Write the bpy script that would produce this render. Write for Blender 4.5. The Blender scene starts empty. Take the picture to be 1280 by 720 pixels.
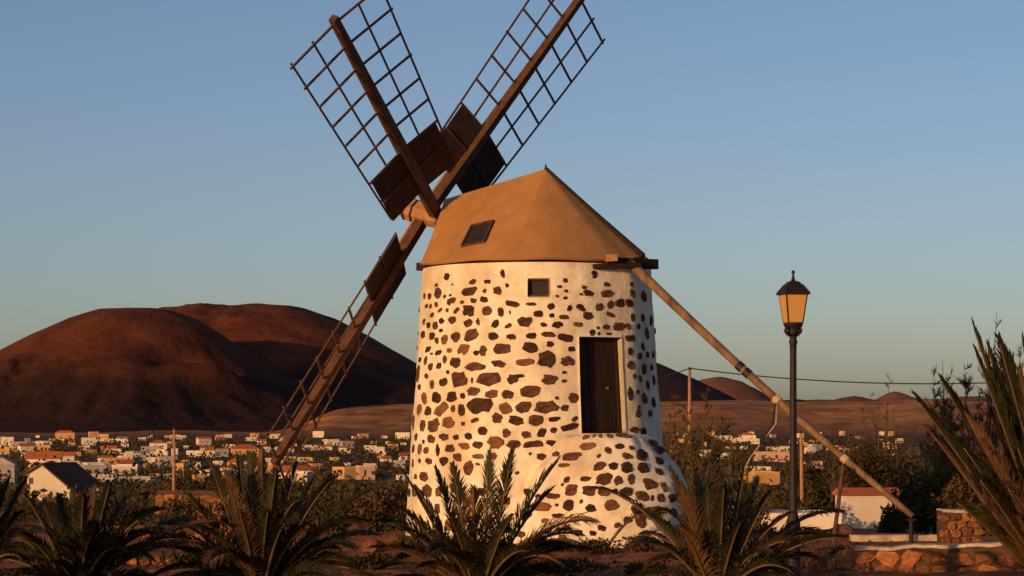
import bpy, bmesh, math, random
from mathutils import Vector, Matrix, noise
from mathutils.bvhtree import BVHTree

R_ = math.radians
rng = random.Random(7)
scn = bpy.context.scene
COL = scn.collection

# ------------------------------------------------------------------ camera
F = 2829.0            # focal length in photo pixels (1280 wide)
HY = 520.0            # pixel row of the horizon
CZ = 2.4              # eye height above the windmill's foot
cam_d = bpy.data.cameras.new('camera')
cam = bpy.data.objects.new('camera', cam_d); COL.objects.link(cam)
cam.location = (0, 0, CZ); cam.rotation_euler = (R_(90), 0, 0)
cam_d.sensor_width = 36; cam_d.lens = 36 * F / 1280
cam_d.shift_y = (HY - 360) / 1280
cam_d.clip_start = 0.1; cam_d.clip_end = 40000
scn.camera = cam

# ------------------------------------------------------------------ light
SUN_EL, SUN_AZ = 8.0, 219.0         # azimuth clockwise from +Y
w = bpy.data.worlds.new('World'); scn.world = w; w.use_nodes = True
nt = w.node_tree; nt.nodes.clear()
sky = nt.nodes.new('ShaderNodeTexSky'); sky.sky_type = 'NISHITA'; sky.sun_disc = False
sky.sun_elevation = R_(SUN_EL); sky.sun_rotation = R_(SUN_AZ)
sky.air_density = 0.8; sky.dust_density = 1.0; sky.ozone_density = 2.0; sky.altitude = 0
bg = nt.nodes.new('ShaderNodeBackground'); bg.inputs[1].default_value = 0.10
wo = nt.nodes.new('ShaderNodeOutputWorld')
wb = nt.nodes.new('ShaderNodeMix'); wb.data_type = 'RGBA'; wb.blend_type = 'MULTIPLY'; wb.inputs['Factor'].default_value = 1
wb.inputs['B'].default_value = (1.20, 1.09, 1.18, 1)      # white balance of the whole sky
nt.links.new(sky.outputs[0], wb.inputs['A']); nt.links.new(wb.outputs['Result'], bg.inputs[0]); nt.links.new(bg.outputs[0], wo.inputs[0])
sd = bpy.data.lights.new('sun', 'SUN'); sd.energy = 4.1; sd.angle = R_(0.5); sd.color = (1.0, 0.52, 0.19)
so = bpy.data.objects.new('sun', sd); COL.objects.link(so)
sv = Vector((math.sin(R_(SUN_AZ)) * math.cos(R_(SUN_EL)), math.cos(R_(SUN_AZ)) * math.cos(R_(SUN_EL)), math.sin(R_(SUN_EL))))
so.rotation_euler = sv.to_track_quat('Z', 'Y').to_euler(); so.location = (-20, -20, 30)
scn.view_settings.view_transform = 'Standard'; scn.view_settings.look = 'None'
scn.view_settings.gamma = 1; scn.view_settings.exposure = 0.0
scn.view_settings.use_curve_mapping = False
scn.render.engine = 'CYCLES'
scn.cycles.use_denoising = True
scn.cycles.max_bounces = 5; scn.cycles.diffuse_bounces = 3; scn.cycles.transparent_max_bounces = 6

# ------------------------------------------------------------------ helpers
def px(x, y, d):
    """photo pixel -> point at depth d"""
    return Vector(((x - 640) / F * d, d, CZ + (HY - y) / F * d))
def lerp_tab(tab, v):
    if v <= tab[0][0]: return tab[0][1]
    for (a, fa), (b, fb) in zip(tab, tab[1:]):
        if v <= b:
            t = (v - a) / (b - a); return fa + (fb - fa) * t
    return tab[-1][1]
def sstep(a, b, v):
    t = min(1, max(0, (v - a) / (b - a))); return t * t * (3 - 2 * t)
def N3(x, y, z=0.0): return noise.noise(Vector((x, y, z)))
def FBM(x, y, z=0.0, o=4):
    s = 0; a = 1
    for i in range(o):
        s += a * N3(x, y, z + i * 7.3); x *= 2.03; y *= 2.03; z *= 2.03; a *= .5
    return s

def tag(o, label, cat, group=None, kind=None):
    if label: o['label'] = label
    if cat: o['category'] = cat
    if group: o['group'] = group
    if kind: o['kind'] = kind
    return o
def empty(name, loc=(0, 0, 0), rz=0.0):
    o = bpy.data.objects.new(name, None); COL.objects.link(o)
    o.location = loc; o.rotation_euler = (0, 0, rz); o.empty_display_size = .3
    return o
def link(name, me, mat=None, parent=None, loc=None, rot=None, scl=None):
    o = bpy.data.objects.new(name, me); COL.objects.link(o)
    if mat is not None and len(me.materials) == 0: me.materials.append(mat)
    if parent is not None: o.parent = parent
    if loc is not None: o.location = loc
    if rot is not None: o.rotation_euler = rot
    if scl is not None: o.scale = scl
    return o
def mesh(name, verts, faces, smooth=False):
    me = bpy.data.meshes.new(name); me.from_pydata([tuple(v) for v in verts], [], faces); me.update()
    if smooth:
        me.polygons.foreach_set('use_smooth', [True] * len(me.polygons))
    return me
class MB:
    """collects simple solids into one mesh"""
    def __init__(s): s.v = []; s.f = []
    def box(s, c, size, M=None):
        c = Vector(c); b = len(s.v)
        for dz in (-1, 1):
            for dx, dy in ((-1, -1), (1, -1), (1, 1), (-1, 1)):
                p = Vector((dx * size[0] / 2, dy * size[1] / 2, dz * size[2] / 2))
                if M is not None: p = M @ p
                s.v.append(c + p)
        for q in ((3, 2, 1, 0), (4, 5, 6, 7), (0, 1, 5, 4), (1, 2, 6, 5), (2, 3, 7, 6), (3, 0, 4, 7)):
            s.f.append(tuple(b + i for i in q))
        return s
    def tube(s, pts, rad, n=8, cap=True, tw=0.0, sq=None):
        b0 = len(s.v); pts = [Vector(p) for p in pts]
        if not isinstance(rad, (list, tuple)): rad = [rad] * len(pts)
        up = Vector((0, 0, 1))
        d0 = (pts[-1] - pts[0]).normalized()
        if abs(d0.z) > .95: up = Vector((1, 0, 0))
        for i, p in enumerate(pts):
            d = (pts[min(i + 1, len(pts) - 1)] - pts[max(i - 1, 0)]).normalized()
            a = d.cross(up).normalized(); c = a.cross(d).normalized()
            for k in range(n):
                an = 2 * math.pi * (k + .5) / n + tw
                s.v.append(p + (a * math.cos(an) + c * math.sin(an)) * rad[i])
        for i in range(len(pts) - 1):
            for k in range(n):
                k2 = (k + 1) % n
                s.f.append((b0 + i * n + k, b0 + i * n + k2, b0 + (i + 1) * n + k2, b0 + (i + 1) * n + k))
        if cap:
            s.f.append(tuple(b0 + k for k in reversed(range(n))))
            s.f.append(tuple(b0 + (len(pts) - 1) * n + k for k in range(n)))
        return s
    def bar(s, p, q, w, t, nrm):
        """rectangular bar from p to q, width w across, thickness t along nrm"""
        p = Vector(p); q = Vector(q); d = (q - p).normalized(); nn = Vector(nrm); nn = (nn - d * nn.dot(d)).normalized()
        a = d.cross(nn); b = len(s.v)
        for e in (p, q):
            for i, j in ((-1, -1), (1, -1), (1, 1), (-1, 1)):
                s.v.append(e + a * (i * w / 2) + nn * (j * t / 2))
        for qd in ((3, 2, 1, 0), (4, 5, 6, 7), (0, 1, 5, 4), (1, 2, 6, 5), (2, 3, 7, 6), (3, 0, 4, 7)):
            s.f.append(tuple(b + i for i in qd))
        return s
    def lathe(s, prof, c=(0, 0, 0), n=16):
        b0 = len(s.v); c = Vector(c)
        for r, z in prof:
            for k in range(n):
                an = 2 * math.pi * k / n
                s.v.append(c + Vector((r * math.cos(an), r * math.sin(an), z)))
        for i in range(len(prof) - 1):
            for k in range(n):
                k2 = (k + 1) % n
                s.f.append((b0 + i * n + k, b0 + i * n + k2, b0 + (i + 1) * n + k2, b0 + (i + 1) * n + k))
        s.f.append(tuple(b0 + k for k in reversed(range(n))))
        s.f.append(tuple(b0 + (len(prof) - 1) * n + k for k in range(n)))
        return s
    def quad(s, a, b, c, d):
        i = len(s.v); s.v += [Vector(a), Vector(b), Vector(c), Vector(d)]; s.f.append((i, i + 1, i + 2, i + 3)); return s
    def me(s, name, smooth=False): return mesh(name, s.v, s.f, smooth)
    def build(s, name, mat, parent=None, smooth=False, **k): return link(name, s.me(name, smooth), mat, parent, **k)

# ------------------------------------------------------------------ materials
def mat(name, c1, c2=None, scale=6.0, rough=.85, bump=0.0, bscale=None, rand=0.0, detail=6, c3=None, spec=.25, coord='Object', bdist=.02, stretch=None, metal=0.0):
    m = bpy.data.materials.new(name); m.use_nodes = True; n = m.node_tree; L = n.links
    p = n.nodes['Principled BSDF']
    p.inputs['Roughness'].default_value = rough; p.inputs['Specular IOR Level'].default_value = spec; p.inputs['Metallic'].default_value = metal
    tc = n.nodes.new('ShaderNodeTexCoord'); vec = tc.outputs[coord]
    if stretch:
        mp = n.nodes.new('ShaderNodeMapping'); mp.inputs['Scale'].default_value = stretch; L.new(vec, mp.inputs['Vector']); vec = mp.outputs[0]
    c2 = c2 or c1
    nz = n.nodes.new('ShaderNodeTexNoise'); nz.inputs['Scale'].default_value = scale; nz.inputs['Detail'].default_value = detail; nz.inputs['Roughness'].default_value = .62
    L.new(vec, nz.inputs['Vector'])
    rp = n.nodes.new('ShaderNodeValToRGB'); e = rp.color_ramp.elements
    e[0].position = .32; e[0].color = (*c1, 1); e[1].position = .68; e[1].color = (*c2, 1)
    if c3:
        q = rp.color_ramp.elements.new(.52); q.color = (*c3, 1)
    L.new(nz.outputs['Fac'], rp.inputs['Fac']); out = rp.outputs['Color']
    if rand > 0:
        oi = n.nodes.new('ShaderNodeObjectInfo'); mr = n.nodes.new('ShaderNodeMapRange')
        mr.inputs['To Min'].default_value = 1 - rand; mr.inputs['To Max'].default_value = 1 + rand
        L.new(oi.outputs['Random'], mr.inputs['Value'])
        hs = n.nodes.new('ShaderNodeHueSaturation'); L.new(mr.outputs[0], hs.inputs['Value']); L.new(out, hs.inputs['Color']); out = hs.outputs[0]
    L.new(out, p.inputs['Base Color'])
    if bump > 0:
        bn = n.nodes.new('ShaderNodeTexNoise'); bn.inputs['Scale'].default_value = bscale or scale * 4; bn.inputs['Detail'].default_value = 8
        L.new(vec, bn.inputs['Vector'])
        bm = n.nodes.new('ShaderNodeBump'); bm.inputs['Strength'].default_value = bump; bm.inputs['Distance'].default_value = bdist
        L.new(bn.outputs['Fac'], bm.inputs['Height']); L.new(bm.outputs[0], p.inputs['Normal'])
    return m
M = {}
M['soil'] = mat('soil', (.16, .07, .035), (.30, .15, .075), .8, .95, .8, 9, c3=(.22, .10, .05), detail=10, bdist=.06)
M['plaster'] = mat('plaster', (.58, .50, .34), (.82, .75, .575), 2.2, .9, .55, 11, c3=(.77, .69, .51), detail=9, bdist=.02)
def stain_plaster():
    m = M['plaster']; n = m.node_tree; L = n.links; p = n.nodes['Principled BSDF']
    tc = n.nodes.new('ShaderNodeTexCoord'); src = p.inputs['Base Color'].links[0].from_socket
    for (sc_, stretch, lo, hi, col, amt) in ((.9, (1, 1, .55), .50, .66, (.49, .355, .19), .62), (2.4, (1, 1, .22), .54, .70, (.54, .41, .25), .55), (7, (1, 1, 1), .58, .72, (.42, .30, .18), .45)):
        mp = n.nodes.new('ShaderNodeMapping'); mp.inputs['Scale'].default_value = stretch; L.new(tc.outputs['Object'], mp.inputs['Vector'])
        nz = n.nodes.new('ShaderNodeTexNoise'); nz.inputs['Scale'].default_value = sc_; nz.inputs['Detail'].default_value = 7; nz.inputs['Roughness'].default_value = .6; L.new(mp.outputs[0], nz.inputs['Vector'])
        mr = n.nodes.new('ShaderNodeMapRange'); mr.inputs['From Min'].default_value = lo; mr.inputs['From Max'].default_value = hi; mr.inputs['To Max'].default_value = amt; L.new(nz.outputs[0], mr.inputs['Value'])
        mx = n.nodes.new('ShaderNodeMix'); mx.data_type = 'RGBA'; mx.inputs['B'].default_value = (*col, 1); L.new(mr.outputs[0], mx.inputs['Factor']); L.new(src, mx.inputs['A']); src = mx.outputs['Result']
    L.new(src, p.inputs['Base Color'])
stain_plaster()
M['lava_stone'] = mat('lava_stone', (.026, .013, .009), (.115, .052, .028), 11, .95, .9, 30, rand=.5, bdist=.02)
M['ochre_stone'] = mat('ochre_stone', (.095, .042, .019), (.21, .092, .036), 14, .95, .8, 45, rand=.25, bdist=.02)
M['canvas'] = mat('canvas', (.34, .165, .052), (.45, .225, .072), 1.6, .85, .25, 30, c3=(.395, .195, .062), detail=9, stretch=(1.6, 1.6, .5))
M['dark_wood'] = mat('dark_wood', (.055, .026, .014), (.13, .062, .03), 9, .8, .4, 40, stretch=(1, 1, 1))
M['dark_beam'] = mat('dark_beam', (.012, .008, .006), (.035, .018, .012), 9, .9, .4, 40)  # beam wood, kept this dark for the eave shade on the ring
M['sail_wood'] = mat('sail_wood', (.055, .026, .014), (.12, .058, .030), 5, .85)
M['panel_wood'] = mat('panel_wood', (.028, .014, .009), (.05, .025, .016), 5, .85, .3, 30, rand=.15)
M['hub_wood'] = mat('hub_wood', (.26, .13, .06), (.42, .22, .10), 6, .8, .4, 30)
M['pole_wood'] = mat('pole_wood', (.10, .057, .028), (.26, .155, .078), 5, .85, stretch=(1, 1, .35))
M['post_wood'] = mat('post_wood', (.28, .13, .06), (.40, .21, .10), 3, .85, .3, 20)
M['door_wood'] = mat('door_wood', (.014, .007, .004), (.034, .015, .009), 3, .7, .3, 30, stretch=(6, 6, .6), rand=.15)
M['black'] = mat('black_void', (.006, .005, .005), None, 3, .9)
M['grey_glass'] = mat('grey_glass', (.022, .018, .016), (.04, .034, .03), 2, .5, spec=.25)
M['iron'] = mat('iron', (.012, .008, .007), (.024, .015, .012), 12, .6, .2, 60, spec=.3)
M['brass'] = mat('brass', (.5, .4, .25), None, 4, .35, metal=.8)
M['rope'] = mat('rope', (.40, .26, .13), (.52, .36, .20), 30, .9)
M['wire'] = mat('wire', (.02, .02, .02), None, 4, .6)
M['leaf'] = mat('palm_leaflet', (.015, .016, .007), (.040, .034, .012), 3, .7, rand=.4, spec=.2)
M['dry_leaf'] = mat('dry_palm_leaflet', (.045, .028, .014), (.13, .062, .028), 3, .8, rand=.35, spec=.15)
M['rachis'] = mat('rachis', (.065, .044, .016), (.14, .08, .028), 4, .6)
M['palm_trunk'] = mat('palm_trunk', (.07, .04, .022), (.16, .09, .05), 10, .95, .8, 30)
M['bush'] = mat('bush_leaf', (.036, .031, .012), (.085, .062, .023), 2, .85, rand=.3, spec=.1)
M['dry_bush'] = mat('dry_bush_leaf', (.055, .034, .016), (.11, .065, .028), 2, .9, rand=.3, spec=.1)
M['cas'] = mat('needle_leaf', (.055, .046, .018), (.12, .088, .034), 2, .85, rand=.25, spec=.1)
M['bark'] = mat('bark', (.06, .035, .022), (.12, .07, .045), 8, .95, .4)
M['coping'] = mat('coping', (.26, .18, .11), (.58, .47, .33), 4, .9, .5, 30)
M['white'] = mat('white_wall', (.58, .49, .37), (.74, .65, .51), .35, .9, rand=.2)
M['ochre'] = mat('ochre_wall', (.48, .27, .10), (.58, .34, .14), .35, .9, rand=.15)
M['pink'] = mat('pink_wall', (.50, .30, .20), (.60, .38, .26), .35, .9, rand=.15)
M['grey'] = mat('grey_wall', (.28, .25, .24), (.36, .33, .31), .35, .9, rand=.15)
M['terra'] = mat('terracotta', (.34, .085, .03), (.46, .14, .055), 1.2, .9, rand=.15)
M['dark_roof'] = mat('dark_roof', (.075, .030, .018), (.115, .048, .028), 1.5, .9)
M['flat_roof'] = mat('flat_roof', (.34, .29, .24), (.44, .38, .32), .6, .95)
M['win'] = mat('house_window', (.05, .04, .034), (.09, .07, .06), 1, .3, spec=.5)
M['rock'] = mat('rock', (.075, .032, .018), (.20, .085, .042), 5, .95, .8, 22, rand=.4, bdist=.04)
M['rubble'] = mat('rubble_stone', (.16, .058, .022), (.40, .165, .06), 4, .95, .9, 26, rand=.5, bdist=.03)
M['mortar'] = mat('mortar', (.045, .024, .014), (.12, .062, .034), 8, .95, .6, 40)

def amber():
    m = bpy.data.materials.new('amber_glass'); m.use_nodes = True; p = m.node_tree.nodes['Principled BSDF']
    p.inputs['Base Color'].default_value = (.66, .38, .11, 1); p.inputs['Roughness'].default_value = .35
    p.inputs['Transmission Weight'].default_value = .15
    return m
M['amber'] = amber()

def terrain_mat():
    """one sheet: reddish soil near, dark scrub over the plain, brown far slopes"""
    m = bpy.data.materials.new('ground'); m.use_nodes = True; n = m.node_tree; L = n.links
    p = n.nodes['Principled BSDF']; p.inputs['Roughness'].default_value = .95; p.inputs['Specular IOR Level'].default_value = .1
    g = n.nodes.new('ShaderNodeNewGeometry')
    sep = n.nodes.new('ShaderNodeSeparateXYZ'); L.new(g.outputs['Position'], sep.inputs[0])
    def nz(s, det=8):
        q = n.nodes.new('ShaderNodeTexNoise'); q.inputs['Scale'].default_value = s; q.inputs['Detail'].default_value = det; q.inputs['Roughness'].default_value = .65
        L.new(g.outputs['Position'], q.inputs['Vector']); return q
    def ramp(src, a, b, p0=.35, p1=.65):
        r = n.nodes.new('ShaderNodeValToRGB'); e = r.color_ramp.elements; e[0].position = p0; e[1].position = p1; e[0].color = (*a, 1); e[1].color = (*b, 1)
        L.new(src, r.inputs['Fac']); return r.outputs[0]
    near = ramp(nz(1.1).outputs[0], (.14, .050, .020), (.40, .165, .066))
    mid = ramp(nz(.03).outputs[0], (.042, .023, .010), (.19, .080, .032), .42, .64)
    far = ramp(nz(.004).outputs[0], (.36, .15, .040), (.60, .27, .080), .38, .66)
    mp = n.nodes.new('ShaderNodeMapping'); mp.inputs['Scale'].default_value = (1, .35, 1); L.new(g.outputs['Position'], mp.inputs['Vector'])
    pn = n.nodes.new('ShaderNodeTexNoise'); pn.inputs['Scale'].default_value = .018; pn.inputs['Detail'].default_value = 10; pn.inputs['Roughness'].default_value = .72; L.new(mp.outputs[0], pn.inputs['Vector'])
    patch = ramp(pn.outputs[0], (.55, .48, .42), (1.3, 1.22, 1.1), .40, .60)
    pm = n.nodes.new('ShaderNodeMix'); pm.data_type = 'RGBA'; pm.blend_type = 'MULTIPLY'; pm.inputs['Factor'].default_value = 1; L.new(far, pm.inputs['A']); L.new(patch, pm.inputs['B']); far = pm.outputs['Result']
    def mix(a, b, lo, hi):
        mr = n.nodes.new('ShaderNodeMapRange'); mr.inputs['From Min'].default_value = lo; mr.inputs['From Max'].default_value = hi
        L.new(sep.outputs['Y'], mr.inputs['Value'])
        x = n.nodes.new('ShaderNodeMix'); x.data_type = 'RGBA'; L.new(mr.outputs[0], x.inputs['Factor']); L.new(a, x.inputs['A']); L.new(b, x.inputs['B']); return x.outputs['Result']
    c = mix(mix(near, mid, 55, 140), far, 2600, 3600)
    L.new(c, p.inputs['Base Color'])
    b1 = nz(6.0, 10); bm = n.nodes.new('ShaderNodeBump'); bm.inputs['Strength'].default_value = .9; bm.inputs['Distance'].default_value = .12
    L.new(b1.outputs[0], bm.inputs['Height']); L.new(bm.outputs[0], p.inputs['Normal'])
    return m
def hill_mat(name, a, b, s, bs, bd, low=None):
    m = bpy.data.materials.new(name); m.use_nodes = True; n = m.node_tree; L = n.links
    p = n.nodes['Principled BSDF']; p.inputs['Roughness'].default_value = .98; p.inputs['Specular IOR Level'].default_value = .05
    g = n.nodes.new('ShaderNodeNewGeometry')
    q = n.nodes.new('ShaderNodeTexNoise'); q.inputs['Scale'].default_value = s; q.inputs['Detail'].default_value = 9; q.inputs['Roughness'].default_value = .68
    L.new(g.outputs['Position'], q.inputs['Vector'])
    r = n.nodes.new('ShaderNodeValToRGB'); e = r.color_ramp.elements; e[0].position = .36; e[1].position = .66; e[0].color = (*a, 1); e[1].color = (*b, 1)
    L.new(q.outputs[0], r.inputs['Fac']); out = r.outputs[0]
    if low:      # darker colour towards the lower flanks, reddish on top; the line between them is uneven
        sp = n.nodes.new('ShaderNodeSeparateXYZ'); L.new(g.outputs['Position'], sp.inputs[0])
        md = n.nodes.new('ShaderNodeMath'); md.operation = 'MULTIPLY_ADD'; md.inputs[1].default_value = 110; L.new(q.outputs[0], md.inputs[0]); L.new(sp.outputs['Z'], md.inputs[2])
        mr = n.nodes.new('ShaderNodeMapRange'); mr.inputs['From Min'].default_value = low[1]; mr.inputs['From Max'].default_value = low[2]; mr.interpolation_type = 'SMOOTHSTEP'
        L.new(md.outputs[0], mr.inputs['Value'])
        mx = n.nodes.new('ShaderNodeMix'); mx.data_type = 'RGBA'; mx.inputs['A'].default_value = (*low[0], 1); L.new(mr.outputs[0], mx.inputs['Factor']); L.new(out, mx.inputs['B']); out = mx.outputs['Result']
    L.new(out, p.inputs['Base Color'])
    q2 = n.nodes.new('ShaderNodeTexNoise'); q2.inputs['Scale'].default_value = bs; q2.inputs['Detail'].default_value = 8
    L.new(g.outputs['Position'], q2.inputs['Vector'])
    bm = n.nodes.new('ShaderNodeBump'); bm.inputs['Strength'].default_value = .6; bm.inputs['Distance'].default_value = bd
    L.new(q2.outputs[0], bm.inputs['Height']); L.new(bm.outputs[0], p.inputs['Normal'])
    return m

# ------------------------------------------------------------------ ground
PROF = [(0, None), (46, 671), (70, 670), (100, 667), (170, 661), (250, 640), (350, 622), (500, 603), (800, 580), (1200, 566), (1800, 555), (2500, 548), (3000, 543), (3600, 538), (30000, 520.4)]
def ground_z(x, y):
    d = math.hypot(x, y) if y > 0 else 1.0
    if y > 0: d = max(y, d * .75)
    if d < 46:
        z = 0.0
    else:
        z = CZ - (lerp_tab(PROF[1:], d) - HY) / F * d
    if d > 2900:           # the plain climbs to the right of the volcano
        k = sstep(330, 430, 640 + F * x / max(y, 1)) if y > 0 else 1
        z += k * (sstep(2900, 4600, d) * 58 + max(0, d - 4600) * .006)
    a = (.05 + .07 * sstep(33, 37, d) * (1 - sstep(52, 60, d))) * sstep(4, 12, d) + .25 * sstep(60, 200, d) + .8 * sstep(300, 900, d) + 3 * sstep(2500, 4000, d)
    z += a * FBM(x / (1.3 + d * .05), y / (1.3 + d * .05), 1.7)
    return z
def build_ground():
    angs = []
    a = -180.0
    while a < 180:
        angs.append(a); a += .12 if -15 <= a < 15 else (1.0 if abs(a) < 40 else 5.0)
    ds = [0.0]; d = 1.0
    while d < 26000:
        ds.append(d); d += max(.35 if 30 < d < 50 else .8, d * .035)
    n = len(angs); v = [(0, 0, ground_z(0, 0))]; f = []
    for d in ds[1:]:
        for an in angs:
            x = d * math.sin(R_(an)); y = d * math.cos(R_(an)); v.append((x, y, ground_z(x, y)))
    for k in range(n): f.append((0, 1 + (k + 1) % n, 1 + k))
    for i in range(len(ds) - 2):
        for k in range(n):
            k2 = (k + 1) % n; f.append((1 + i * n + k, 1 + i * n + k2, 1 + (i + 1) * n + k2, 1 + (i + 1) * n + k))
    o = link('ground', mesh('ground', v, f, True), terrain_mat())
    tag(o, 'reddish volcanic soil running from the windmill to the far plain', 'ground', kind='structure')
build_ground()

def heightfield(name, x0, x1, y0, y1, nx, ny, fn, m, label):
    v = []; f = []
    for j in range(ny):
        for i in range(nx):
            x = x0 + (x1 - x0) * i / (nx - 1); y = y0 + (y1 - y0) * j / (ny - 1); v.append((x, y, fn(x, y)))
    for j in range(ny - 1):
        for i in range(nx - 1):
            a = j * nx + i; f.append((a, a + 1, a + nx + 1, a + nx))
    o = link(name, mesh(name, v, f, True), m); tag(o, label, 'hill', kind='structure'); return o
LOBE = [(0, 1), (60, .985), (113, .91), (184, .76), (254, .585), (330, .42), (396, .29), (480, .17), (560, .08), (680, 0), (900, -.05)]
LOBE2 = [(0, 1), (90, .97), (163, .875), (228, .745), (293, .60), (334, .51), (400, .385), (480, .26), (580, .14), (720, 0), (1000, -.05)]
def volcano_z(x, y):
    r1 = math.hypot(x + 668, (y - 4000) * .9); r1 *= 1 + .05 * N3(x / 300, y / 300) + .22 * sstep(-640, -420, x)
    h1 = -28 + 222 * lerp_tab(LOBE, r1)
    dx2 = x + 520; dx2 = dx2 if dx2 > 0 else (dx2 * .45 if dx2 > -190 else -85 + (dx2 + 190) * 1.5); r2 = math.hypot(dx2, (y - 4620) * .85); h2 = -28 + 260 * lerp_tab(LOBE2, r2)
    k = 14.0
    h = k * math.log(math.exp(min(60, h1 / k)) + math.exp(min(60, h2 / k)))
    fl = sstep(190, 330, r1) * (1 - sstep(520, 650, r1))
    # gullies running down the flanks and lava outcrops low on the near side
    an = math.atan2(y - 4000, x + 668)
    h += fl * (5.0 * FBM(an * 9, r1 / 240, 3.0) - 4 * abs(N3(an * 20, r1 / 160, 9)) - 3 * abs(N3(an * 47, r1 / 90, 2)))
    gx = x + 845; gy = y - 3690
    h += 17 * math.exp(-(gx / 75) ** 2 - (gy / 90) ** 2) * (.5 + abs(N3(x / 28, y / 70, 4)) * 1.6)
    for (cx, cy, sx, sy, A, rot) in ((-492, 3735, 80, 22, 34, .5), (-548, 3770, 60, 28, -24, .5)):
        dx = x - cx; dy = y - cy; u = dx * math.cos(rot) + dy * math.sin(rot); w_ = -dx * math.sin(rot) + dy * math.cos(rot)
        h += A * math.exp(-(u / sx) ** 2 - (w_ / sy) ** 2)
    h += (1.2 + 2.4 * fl) * FBM(x / 60, y / 60, 2) + 2.2 * fl * FBM(x / 18, y / 18, 6)
    return h
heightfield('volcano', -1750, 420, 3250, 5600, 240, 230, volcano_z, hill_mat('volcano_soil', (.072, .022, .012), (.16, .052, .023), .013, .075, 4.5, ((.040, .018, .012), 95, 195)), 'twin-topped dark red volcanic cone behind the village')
def shade_hill(x, y):
    r = math.hypot(x - 330, (y - 6400) * .8); return -20 + 195 * max(-.2, (1 - (r / 430) ** 1.25)) + 2 * FBM(x / 90, y / 90)
heightfield('dark_hill', -450, 1150, 5500, 7400, 110, 100, shade_hill, hill_mat('dark_hill_soil', (.028, .018, .016), (.05, .03, .026), .005, .02, 6), 'dark steep hill slope emerging right behind the windmill')
def far_hills(x, y):
    d = max(y, 1); X = 640 + F * x / d; z = 0
    z = 38 + (y - 7800) * .004
    for (c, dd, s, h) in ((908, 9300, 170, 98), (838, 9600, 240, 55), (1005, 9800, 170, 30), (1072, 9400, 130, 34), (1116, 9900, 90, 52), (1200, 9800, 260, 26), (1330, 9600, 300, 45), (700, 9500, 400, 60), (560, 9900, 500, 50), (1150, 8700, 120, 16), (1040, 8600, 90, 14)):
        cx = (c - 640) / F * dd; r2 = ((x - cx) / s) ** 2 + ((y - dd) / (s * 1.6)) ** 2; z += h * math.exp(-r2)
    return z + 12 * FBM(x / 150, y / 190, 5) + 4 * abs(FBM(x / 50, y / 60, 8)) - 60 * sstep(8300, 7700, y)
heightfield('far_hills', -1500, 4200, 7600, 11500, 260, 110, far_hills, hill_mat('far_hill_soil', (.13, .06, .038), (.21, .098, .058), .004, .012, 9), 'low reddish brown hills along the skyline')

# ------------------------------------------------------------------ windmill
X0, D0 = .493, 45.0
mill = empty('windmill', (X0, D0, 0))
tag(mill, 'round whitewashed stone windmill with lattice sails and tan cap', 'windmill')
MV = Vector((X0, D0, 0))          # children are written in the mill's own coordinates
RT = [(-1.0, 2.72), (0, 2.62), (1.0, 2.545), (2.08, 2.485), (3.6, 2.37), (5.31, 2.262), (5.6, 2.25)]
def tower_r(th, z):
    r = lerp_tab(RT, z)
    dth = (th - R_(51)) / R_(9.5)  # corner bulge added to sharpen the edge between lit and shaded wall
    return r * (1 + .034 * math.exp(-dth * dth))
def tower_p(th, z, off=0.0):
    r = tower_r(th, z) + off
    return Vector((r * math.sin(th), -r * math.cos(th), z))
Z0, Z1 = -.8, 5.31
DOOR = (R_(19.3), R_(42.2), 2.075, 3.90)
WIN = (R_(-5.0), R_(5.2), 4.65, 5.00)
def lines(a, b, n, snaps):
    l = [a + (b - a) * i / n for i in range(n + 1)]
    for s in snaps:
        k = min(range(len(l)), key=lambda i: abs(l[i] - s)); l[k] = s
    return l
ths = lines(-math.pi, math.pi, 288, [DOOR[0], DOOR[1], WIN[0], WIN[1]])[:-1]
zs = lines(Z0, Z1, 110, [DOOR[2], DOOR[3], WIN[2], WIN[3]])
nt_ = len(ths); v = []; f = []
def wall_noise(th, z):
    q = tower_p(th, z)
    return .022 * N3(q.x * 1.1, q.y * 1.1, z * 1.1) + .010 * N3(q.x * 4, q.y * 4, z * 4) + .005 * N3(q.x * 11, q.y * 11, z * 11)
for z in zs:
    for th in ths:
        v.append(tower_p(th, z, wall_noise(th, z)))
def inside(op, i, j):
    tc = (ths[i] + ths[(i + 1) % nt_]) / 2; zc = (zs[j] + zs[j + 1]) / 2
    return op[0] < tc < op[1] and op[2] < zc < op[3]
for j in range(len(zs) - 1):
    for i in range(nt_):
        if inside(DOOR, i, j) or inside(WIN, i, j): continue
        i2 = (i + 1) % nt_
        f.append((j * nt_ + i, j * nt_ + i2, (j + 1) * nt_ + i2, (j + 1) * nt_ + i))
def reveal(op, depth):
    """jambs, head and sill of an opening, run inwards along its own normal"""
    tm = (op[0] + op[1]) / 2; inn = Vector((-math.sin(tm), math.cos(tm), 0)) * depth
    ii = [i for i in range(nt_) if op[0] - 1e-6 <= ths[i] <= op[1] + 1e-6]; jj = [j for j in range(len(zs)) if op[2] - 1e-6 <= zs[j] <= op[3] + 1e-6]
    ring = [(i, jj[0]) for i in ii] + [(ii[-1], j) for j in jj[1:]] + [(i, jj[-1]) for i in reversed(ii[:-1])] + [(ii[0], j) for j in reversed(jj[1:-1])]
    b = len(v); base = tower_p(op[0], op[2]); 
    for (i, j) in ring: v.append(v[j * nt_ + i] + inn)
    k = len(ring)
    for q in range(k):
        a0 = ring[q][1] * nt_ + ring[q][0]; a1 = ring[(q + 1) % k][1] * nt_ + ring[(q + 1) % k][0]
        f.append((a0, b + q, b + (q + 1) % k, a1))
reveal(DOOR, .46); reveal(WIN, .2)
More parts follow.
